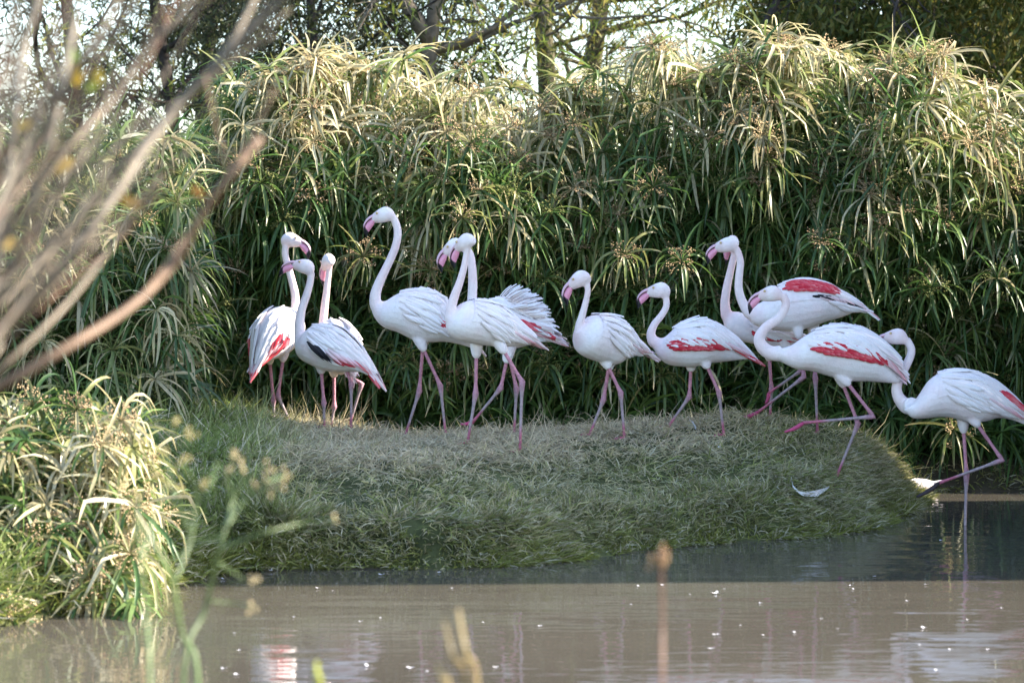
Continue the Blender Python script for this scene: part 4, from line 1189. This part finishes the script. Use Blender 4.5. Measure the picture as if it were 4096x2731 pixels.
# ------------------------------------------------------------------ trees behind the hedge
def tree(name, label, base, hgt, lean, r0, bark, leafc, nleaf, crown_lo, spread, hang, seed, fork=None, leaf_len=0.08, leaf_w=0.018, trunkpts=None, cyl=None, group='trees behind the hedge', limbk=0.42):
    rs = np.random.default_rng(seed)
    base = np.array((base[0], base[1], hz(base[0], base[1]) - 0.05))
    r = empty(name, base); tag(r, label, 'tree', group)
    mb = MB()
    ends = []
    if trunkpts is None:
        top = np.array((lean[0], lean[1], hgt * 0.75))
        trunkpts = [np.zeros(3), top * 0.35 + rs.normal(0, 0.06, 3) * (1, 1, 0), top * 0.7 + rs.normal(0, 0.10, 3) * (1, 1, 0), top]
    tp = catmull(trunkpts, 14)
    V, F = tube(tp, np.linspace(r0, r0 * 0.45, 14), 9)
    mb.add(V, F, bark)
    def limb(p, dv, L, rr, lev):
        pts = [p]; q = p.copy(); dv = unit(dv)
        for k in range(5):
            q = q + dv * L / 5; pts.append(q.copy())
            dv = unit(dv + rs.normal(0, 0.22, 3) + np.array((0, 0, -0.07 * hang if lev > 0 else 0.03)))
        V, F = tube(catmull(pts, 8), np.linspace(rr, rr * 0.35, 8), 5 if lev else 6)
        mb.add(V, F, np.array(bark) * rs.uniform(0.75, 1.1))
        if lev < 3:
            for _ in range(4 if lev == 0 else 4):
                i = rs.integers(2, 6)
                limb(np.array(pts[i]), dv + rs.normal(0, 0.75, 3), L * rs.uniform(0.45, 0.7), rr * 0.5, lev + 1)
        else:
            ends.append(np.array(pts))
        if lev == 2: ends.append(np.array(pts))
    for k in range(8):
        t = rs.uniform(0.30, 1.0); i = int(t * 13)
        a = rs.uniform(0, 2 * math.pi)
        limb(tp[i], np.array((math.cos(a), math.sin(a), rs.uniform(0.0, 0.8))), spread * rs.uniform(0.6, 1.0), r0 * limbk, 0)
    if fork is not None:
        V, F = tube(catmull(fork, 10), np.linspace(r0 * 0.85, r0 * 0.5, 10), 8); mb.add(V, F, bark)
    link('trunk', mb.mesh('trunk', M_bark), r)
    # foliage in hanging clumps along the twigs
    E = np.vstack(ends)
    E = E[E[:, 2] > crown_lo]
    k = rs.integers(0, len(E), nleaf)
    drop = -np.abs(rs.normal(0, 0.32 * hang + 0.06, nleaf))
    pos = E[k] + np.stack([rs.normal(0, 0.14, nleaf), rs.normal(0, 0.14, nleaf), drop], -1)
    d0 = unit(rs.normal(0, 0.6, (nleaf, 3)) + np.array((0, 0, -0.8 * hang)))
    L = leaf_len * rs.uniform(0.6, 1.5, nleaf)
    C = np.stack([pos, pos + d0 * L[:, None] * 0.5, pos + d0 * L[:, None]], 1)
    W = leaf_w * rs.uniform(0.7, 1.3, nleaf)[:, None] * np.array((0.5, 1.0, 0.2))[None]
    V, Qd = strips(C, W, unit(np.cross(d0, rs.normal(0, 1, (nleaf, 3)))))
    tone = np.array(leafc)[rs.integers(0, len(leafc), nleaf)] * rs.uniform(0.7, 1.3, (nleaf, 1))
    link('crown', mesh_quads('crown', V, Qd, M_tree, np.repeat(tone, 6, 0)), r)
    return r

YG = [(0.20, 0.25, 0.05), (0.30, 0.29, 0.06), (0.14, 0.19, 0.04), (0.36, 0.30, 0.08)]
DG = [(0.07, 0.105, 0.025), (0.10, 0.13, 0.03), (0.15, 0.16, 0.035), (0.20, 0.18, 0.045)]
OL = [(0.05, 0.065, 0.03), (0.08, 0.09, 0.04)]
GB, DB, MB_ = (0.20, 0.17, 0.13), (0.06, 0.05, 0.045), (0.11, 0.10, 0.06)
TX = lambda px, d: (px - 1176) / (FPX / D2S) * d
tree('feathery_tree', 'slim pale-barked tree forking just above the hedge, left of centre', (TX(975, 24), 24), 7.5, (0.6, 0.3), 0.085, GB, YG, 7500, 2.6, 2.2, 0.7, 3,
     trunkpts=[(0, 0, 0), (0.02, 0, 1.6), (0.06, 0, 3.0), (0.28, 0.1, 3.9), (0.6, 0.2, 5.6)], fork=[(0.05, 0, 2.9), (-0.2, 0, 3.3), (-0.7, 0.1, 4.1), (-1.3, 0.2, 5.2)])
tree('feathery_tree', 'leaning mossy tree trunk behind the middle of the hedge', (TX(1275, 29), 29), 9, (-0.4, 0.4), 0.125, MB_, YG, 5500, 2.8, 2.6, 0.8, 5,
     trunkpts=[(0.0, 0, 0), (-0.05, 0, 2.0), (-0.12, 0, 3.4), (-0.3, 0.1, 4.6), (-0.6, 0.2, 6.8)], limbk=0.25)
tree('feathery_tree', 'thick mossy trunk right of the leaning one, behind the hedge', (TX(1345, 30), 30), 9, (0.5, 0.4), 0.125, MB_, YG, 2600, 3.0, 2.4, 0.8, 8,
     trunkpts=[(-0.1, 0, 0), (0, 0, 2.4), (0.14, 0, 3.6), (0.3, 0.1, 4.8), (0.5, 0.2, 6.8)], limbk=0.22)
tree('bare_tree', 'thin dark tree trunk at upper left with tangled dark branches', (TX(700, 25), 25), 7.5, (0.0, 0.3), 0.06, DB, YG[:3] + OL, 9000, 2.2, 2.6, 0.6, 13)
tree('bare_tree', 'dark upright trunk seen through the blurred branches, right one of a pair', (TX(440, 25.5), 25.5), 8, (0.1, 0.3), 0.085, DB, OL, 21000, 1.6, 2.6, 0.5, 21)
tree('bare_tree', 'dark upright trunk seen through the blurred branches, left one of a pair', (TX(395, 25), 25), 8, (-0.05, 0.3), 0.07, DB, OL, 21000, 1.4, 2.6, 0.5, 23)
tree('bare_tree', 'dark tree behind the blurred branches at far left', (TX(150, 26), 26), 8, (0.05, 0.3), 0.08, DB, OL, 21000, 1.4, 2.8, 0.5, 27)
tree('leafy_tree', 'dense olive-green tree filling the upper right corner', (TX(2180, 25), 25), 8, (0.0, 0.3), 0.16, DB, DG, 60000, 1.6, 2.1, 1.0, 31, leaf_len=0.09, leaf_w=0.024)
tree('leafy_tree', 'olive-green tree right of the sky gap, left of the corner tree', (TX(2060, 26), 26), 8, (0.25, 0.3), 0.15, DB, DG, 32000, 1.8, 1.3, 1.0, 37, leaf_len=0.09, leaf_w=0.024)
tree('leafy_tree', 'dark green tree at the right edge behind the hedge', (TX(2420, 24), 24), 7, (0.0, 0.3), 0.14, DB, DG, 50000, 1.4, 2.2, 1.0, 41, leaf_len=0.09, leaf_w=0.024)

# ------------------------------------------------------------------ bare shrub close to the camera, out of focus
BRC = [(0.30, 0.23, 0.17), (0.24, 0.17, 0.12), (0.36, 0.29, 0.22), (0.28, 0.12, 0.07), (0.20, 0.16, 0.13)]
def shrub():
    org = np.array((-1.75, 4.55, hz(-1.75, 4.55) - 0.03))
    r = empty('bare_shrub', org)
    tag(r, 'leafless shrub of blurred brown branches close to the camera at upper left', 'shrub')
    B = [  # traced long branches: pixels (2352), depth, radius, colour
        ([(-260, 1010), (0, 885), (150, 800), (300, 705), (400, 605), (455, 510), (520, 415), (600, 318)], 3.3, .0090, (0.46, 0.25, 0.16)),
        ([(-200, 960), (0, 770), (120, 640), (230, 500), (330, 350), (430, 220), (560, 90), (680, -30)], 3.2, .0085, (0.33, 0.26, 0.20)),
        ([(-200, 900), (0, 700), (150, 540), (290, 370), (420, 235), (530, 100), (600, -30)], 3.45, .0075, (0.37, 0.28, 0.20)),
        ([(-180, 1000), (20, 830), (160, 690), (260, 560), (350, 440), (430, 350)], 3.4, .006, (0.36, 0.27, 0.20)),
        ([(-120, 980), (0, 560), (30, 300), (60, 100), (90, -40)], 3.3, .0075, (0.36, 0.31, 0.26)),
        ([(-160, 940), (10, 650), (90, 430), (130, 260), (160, 120), (190, -40)], 3.2, .0065, (0.40, 0.34, 0.27)),
        ([(-160, 900), (0, 640), (140, 440), (250, 290), (330, 170), (400, 10), (420, -40)], 3.6, .0045, (0.36, 0.13, 0.06)),
        ([(-220, 860), (0, 560), (150, 350), (260, 230), (340, 110), (380, 60)], 3.3, .0055, (0.30, 0.20, 0.14)),
        ([(-220, 860), (0, 500), (80, 330), (150, 200), (240, 60), (290, -40)], 3.1, .006, (0.22, 0.17, 0.13)),
    ]
    rs = random.Random(5)
    for _ in range(72):
        x0, y0 = rs.uniform(-240, -60), rs.uniform(560, 1020)
        ang = rs.uniform(0.75, 1.48)
        L = rs.uniform(450, 1000)
        pts = [(x0, y0)]
        a = ang
        for k in range(5):
            a += rs.uniform(-0.14, 0.12)
            x0 += math.cos(a) * L / 5; y0 -= math.sin(a) * L / 5
            pts.append((x0, y0))
        B.append((pts, rs.uniform(2.9, 3.9), rs.uniform(.0022, .0052), rs.choice(BRC)))
    for pts, D, r0, c in B:
        D, r0, tp_ = D * 1.36, r0 * (0.82 if r0 > .0054 else 0.68), (0.75 if r0 > .0054 else 0.45)
        q = [PD(x, y, D + 0.10 * math.sin(i * 1.3 + D * 9)) - org for i, (x, y) in enumerate(pts)]
        q = [np.array((rs.uniform(-.05, .05), rs.uniform(-.05, .05), 0.0)), q[0] * np.array((.55, .6, .5))] + q
        n = len(q) * 4
        cp = catmull(q, n)
        V, F = tube(cp, np.linspace(r0 * 1.2, r0 * tp_, n), 7)
        c = np.array(c) * 0.62; c = 0.6 * c + 0.4 * c.mean() * np.array((1.08, 1.0, 0.74))
        mb = MB(); mb.add(V, F, c)
        # side twigs belong to their branch
        for _ in range(3):
            i = rs.randrange(int(n * .5), n - 2)
            dv = cp[i + 1] - cp[i]; dv = dv / np.linalg.norm(dv) + np.array((rs.gauss(0, .35), rs.gauss(0, .35), rs.uniform(-.1, .5)))
            L = rs.uniform(.06, .16)
            V, F = tube(catmull([cp[i], cp[i] + dv * L * .5, cp[i] + dv * L + np.array((0, 0, .01))], 6), np.linspace(r0 * .45, r0 * .2, 6), 5)
            mb.add(V, F, np.array(c) * .9)
        link('branch', mb.mesh('branch', M_twig), r)
    for (px, py, D, cl, sz) in [(175, 172, 3.3, (0.55, 0.36, 0.03), .022), (225, 178, 3.3, (0.55, 0.38, 0.03), .018), (300, 462, 3.3, (0.50, 0.30, 0.08), .022), (55, 288, 3.3, (0.50, 0.36, 0.05), .018), (145, 380, 3.4, (0.50, 0.33, 0.08), .026),
                                (165, 122, 3.3, (0.25, 0.36, 0.06), .020), (210, 200, 3.3, (0.30, 0.38, 0.06), .014), (455, 440, 3.3, (0.42, 0.20, 0.06), .017), (20, 560, 3.3, (0.40, 0.28, 0.10), .022), (720, 1525, 0, None, 0)]:
        if not cl: continue
        D *= 1.36; sz *= 0.85
        p = PD(px, py, D) - org
        a = rs.uniform(0, 6)
        u = np.array((math.cos(a), .3, math.sin(a))); w = unit(np.cross(u, (0.1, 1, 0.2)))
        V = [p - u * sz, p - u * .4 * sz + w * .5 * sz, p + u * .4 * sz + w * .45 * sz, p + u * sz, p + u * .4 * sz - w * .45 * sz, p - u * .4 * sz - w * .5 * sz, p + np.array((0, -.1, .1)) * sz]
        F = [(6, i, (i + 1) % 6) for i in range(6)]
        link('leaf', mesh_py('shrub_leaf', V, F, M_leaf, np.tile(cl, (7, 1))), r)
shrub()

# ------------------------------------------------------------------ blurred weeds in front
def weed(label, stems, root_px, D, c, buds, budc, name='fennel_weed', w=.0048):
    rp = PD(root_px, 1568, D); org = np.array((rp[0], D, hz(rp[0], D) - 0.02))
    r = empty(name, org); tag(r, label, 'weed')
    for pts, rr in stems:
        q = [PD(x, y, D + 0.05 * math.sin(i * 2.1 + x)) - org for i, (x, y) in enumerate(pts)]
        if pts[0][1] >= 1560: q = [np.array((q[0][0] * 0.8, 0, 0))] + q
        n = len(q) * 4
        V, F = tube(catmull(q, n), np.linspace(rr, rr * .6, n) * 0.75, 7)
        link('stem', mesh_py('stem', V, F, M_leaf, np.tile(c, (len(V), 1))), r)
    for (x, y) in buds:
        mb = MB(); p = PD(x, y, D) - org
        for k in range(5):
            o = p + np.array([random.gauss(0, .005) for _ in range(3)])
            V, F = ring_loft([(o + np.array((0, 0, q * .0045)), np.array((0.0031 * math.sqrt(1 - q * q), 0, 0)), np.array((0, 0.0031 * math.sqrt(1 - q * q), 0))) for q in (-.95, -.5, 0.2, .95)], 6)
            mb.add(V, F, np.array(budc) * random.uniform(.75, 1.2))
        link('bud', mb.mesh('bud', M_bud), r)
WG = (0.22, 0.30, 0.13)
weed('tall blurred green weed with tan buds rising in front of the island at left',
     [([(420, 1568), (470, 1400), (510, 1240), (535, 1150), (560, 1075)], .0065), ([(520, 1210), (560, 1150), (610, 1110), (660, 1090)], .0045), ([(505, 1260), (600, 1225), (700, 1200), (770, 1192)], .0045),
      ([(535, 1150), (520, 1090), (540, 1050)], .004), ([(515, 1230), (450, 1250), (390, 1290)], .0035), ([(545, 1120), (600, 1070)], .003), ([(500, 1290), (560, 1330)], .003), ([(480, 1380), (540, 1385), (580, 1392)], .003)],
     400, 5.2, WG, [(560, 1070), (610, 1105), (660, 1088), (650, 1105), (590, 1120), (540, 1046), (770, 1190), (590, 1330), (575, 1392), (615, 1075), (625, 1128), (520, 1075)], (0.44, 0.36, 0.21))
weed('blurred green weed stems standing left of the tan-budded one', [([(455, 1568), (420, 1460), (395, 1330), (355, 1250), (320, 1200)], .006), ([(400, 1340), (440, 1230), (450, 1130), (420, 1060)], .0045), ([(440, 1230), (400, 1130), (380, 1040)], .0035), ([(430, 1180), (480, 1120), (500, 1060)], .003)],
     440, 5.1, WG, [(420, 1055), (380, 1035), (440, 1000), (470, 1105), (360, 1090), (330, 1200), (425, 1130), (400, 970)], (0.40, 0.34, 0.16))
weed('thin blurred pale stem at lower left, nearest the water edge', [([(345, 1568), (338, 1430), (325, 1290), (315, 1150)], .0055), ([(325, 1290), (350, 1200), (380, 1120)], .003)], 345, 5.0, (0.26, 0.34, 0.17), [(315, 1140), (382, 1112)], (0.35, 0.32, 0.16))
weed('two cut straw-coloured reed stubs at the bottom edge', [([(1095, 1590), (1070, 1500), (1052, 1400)], .0075), ([(1070, 1590), (1040, 1510), (1020, 1428)], .0065), ([(1030, 1600), (1015, 1560), (1005, 1520)], .006)], 1080, 4.3, (0.42, 0.34, 0.18), [], (0, 0, 0), 'cut_reed')
weed('single brown bud stalk in front of the water right of centre', [([(1520, 1590), (1521, 1450), (1519, 1330), (1518, 1262)], .0052)], 1520, 4.4, (0.33, 0.20, 0.14), [(1518, 1262), (1516, 1275), (1520, 1285), (1508, 1290)], (0.42, 0.27, 0.15), 'bud_stalk')
weed('small yellow-green leaf tip poking up at the bottom edge', [([(735, 1600), (730, 1560), (727, 1520)], .0075)], 735, 4.4, (0.40, 0.42, 0.06), [], (0, 0, 0), 'leaf_shoot')

# ------------------------------------------------------------------ white water bird half hidden behind the island
def duck():
    c = PD(2096, 1122, 17.38)
    org = np.array((c[0], 17.38, 0.0)); r = empty('white_duck', org); r.scale = (0.78, 0.78, 0.78)
    tag(r, 'white duck afloat, mostly hidden behind the island tip at right', 'duck')
    prof = [(-.20, .075, .012, .02), (-.17, .065, .03, .05), (-.10, .055, .06, .085), (0, .05, .072, .10), (.10, .05, .068, .085), (.16, .055, .05, .06), (.19, .06, .02, .02)]
    L = np.array((-1.0, 0, 0))
    mb = MB()
    V, F = ring_loft([(L * a + np.array((0, 0, z)), np.array((0, 0, h)), np.array((0, w, 0))) for a, z, h, w in prof], 14); mb.add(V, F, WHITE)
    V, F = tube(catmull([(-.13, 0, .08), (-.17, 0, .15), (-.18, 0, .21), (-.21, 0, .235), (-.235, 0, .225)], 12), [.04, .036, .032, .028, .026, .025, .026, .03, .032, .032, .028, .016], 10); mb.add(V, F, WHITE)
    link('body', mb.mesh('duck_body', M_plum), r)
    V, F = tube([(-.24, 0, .222), (-.265, 0, .214), (-.29, 0, .210)], [.013, .012, .008], 8)
    link('bill', mesh_py('duck_bill', V, F, M_bill, np.tile((0.65, 0.30, 0.04), (len(V), 1))), r)
    for i in range(5):
        link('tail_feather', FE['white'][0], r, None, Matrix.Translation((.15, (i - 2) * .014, .085)) @ Matrix.Rotation(rad(-12), 4, 'Y') @ Matrix.Rotation((i - 2) * .12, 4, 'Z') @ Matrix.Diagonal((.09, .03, .05, 1)))
duck()

# ------------------------------------------------------------------ down feathers on the water and the bank
def down_mesh(seed):
    rs = random.Random(seed); mb = MB()
    for k in range(9):
        a = rs.uniform(0, 6.28); L = rs.uniform(.5, 1.0)
        dv = np.array((math.cos(a), math.sin(a), rs.uniform(.05, .5))) * L; s_ = np.array((-math.sin(a), math.cos(a), 0)) * .16
        mb.add([(0, 0, 0.02), dv * .55 + s_, dv, dv * .55 - s_ + np.array((0, 0, .08))], [(0, 1, 2, 3)], (0.82, 0.82, 0.84))
    return mb.mesh('down', M_feather)
DOWN = [down_mesh(i) for i in range(5)]
W1 = [(650, 1075, 2.6), (1800, 1265, 1.8), (650, 1303, 1.7), (890, 1128, 1.1), (1805, 1025, 1.5), (1520, 980, 1.4), (1890, 780, 1.6), (1390, 1030, 1.0), (1405, 1050, .9), (215, 1033, 1.2), (350, 1028, 1.4), (620, 1380, 1.3), (1080, 1290, 1.2), (910, 1305, 1.0),
      (2230, 1155, 1.0), (500, 1080, .7), (1705, 1115, 1.0), (1735, 655, .9), (1605, 655, .8), (690, 1050, .8), (170, 1137, 1.0), (1865, 1500, 1.3), (1945, 1385, 1.2), (780, 1250, .6), (1230, 1215, .8), (2040, 1220, .8), (2150, 1385, 1.0), (1775, 1360, .9), (1320, 1270, .8)]
W2 = [(620, 985, 1.5), (880, 1392, 1.9), (1105, 1403, 1.9), (1190, 1420, 1.2), (1780, 1183, 1.1), (840, 1160, 1.2), (490, 1137, 1.1), (945, 1140, .9), (125, 1405, 1.3), (195, 1437, 1.4), (1550, 1400, 1.3), (950, 915, 1.8), (1250, 903, 1.3), (125, 937, 1.6),
      (1320, 985, .9), (700, 1000, .9), (1485, 1165, .8), (715, 962, .6), (180, 1220, .9), (205, 1310, .8)]
ALLW = [(2400 + a / 1.386, 1600 + b_ / 1.386, s_) for a, b_, s_ in W1] + [(800 + a / 1.3067, 1600 + b_ / 1.3067, s_) for a, b_, s_ in W2]
for i, (px, py, s_) in enumerate(ALLW):
    p = PW(px, py); k = .0085 * s_
    lab = 'largest white down tuft on the brown water, right of the blurred bud stalk' if i == 0 else ('white down feather floating in the shaded water by the island' if py < 2310 else 'white down feather floating on the sunlit brown water')
    o = link('down_feather', DOWN[i % 5], None, (p[0], p[1], 0.003)); o.scale = (k * 1.5, k * 1.3, k); o.rotation_euler = (0, 0, i * 1.7)
    tag(o, lab, 'feather', 'down feathers on the water')
# long curved feather on the bank and small ones in the grass
def quill(label, pts, wmax):
    ds = [foot_ground(*p) or 16.6 for p in pts]
    q = [P(x, y, dd_ - 0.10) for (x, y), dd_ in zip(pts, ds)]
    org = q[0].copy(); c = catmull([v - org for v in q], 12)
    W = wmax * np.interp(np.linspace(0, 1, 12), [0, .3, .7, 1], [.12, .45, 1, .35])
    V, F, C = [], [], []
    for i in range(12):
        for s_ in (-1, 0, 1):
            V.append(c[i] + np.array((random.uniform(-.002, .002), -abs(s_) * 0.003, s_ * W[i] * .5 * random.uniform(.75, 1.2))))
    for i in range(11):
        for j in range(2): F.append((i * 3 + j, i * 3 + j + 1, i * 3 + j + 4, i * 3 + j + 3))
    o = link('fallen_feather', mesh_py('fallen_feather', V, F, M_feather, np.tile((0.82, 0.84, 0.88), (len(V), 1))), None, org)
    tag(o, label, 'feather', 'feathers on the bank')
quill('long curved white feather lying on the bank below the striding bird', [(3165, 1905), (3172, 1945), (3205, 1972), (3245, 1975), (3285, 1965), (3318, 1945)], .030)
quill('upright white feather stuck in the dry grass behind the walking bird', [(2750, 1665), (2765, 1690), (2785, 1712)], .035)
for i, (px, py, s_, lab) in enumerate([(2876, 1790, 1.3, 'white feather scrap in the dry grass under the walking bird'), (2933, 2116, 1.0, 'white down caught low on the bank near the shoreline'), (3146, 2150, 1.3, 'white down at the waterline below the bank, right of middle'),
                                       (1926, 2216, 1.2, 'white down stuck at the waterline left of middle'), (2315, 2197, 1.3, 'white down hanging in the bank grass in the middle'), (1086, 2282, 1.6, 'white feather on the shoreline at left')]):
    dd_ = foot_ground(px, py) or 14
    p = P(px, py, dd_ - 0.06)
    o = link('down_feather', DOWN[i % 5], None, p); k = .011 * s_; o.scale = (k, k, k * 1.5)
    tag(o, lab, 'feather', 'feathers on the bank')
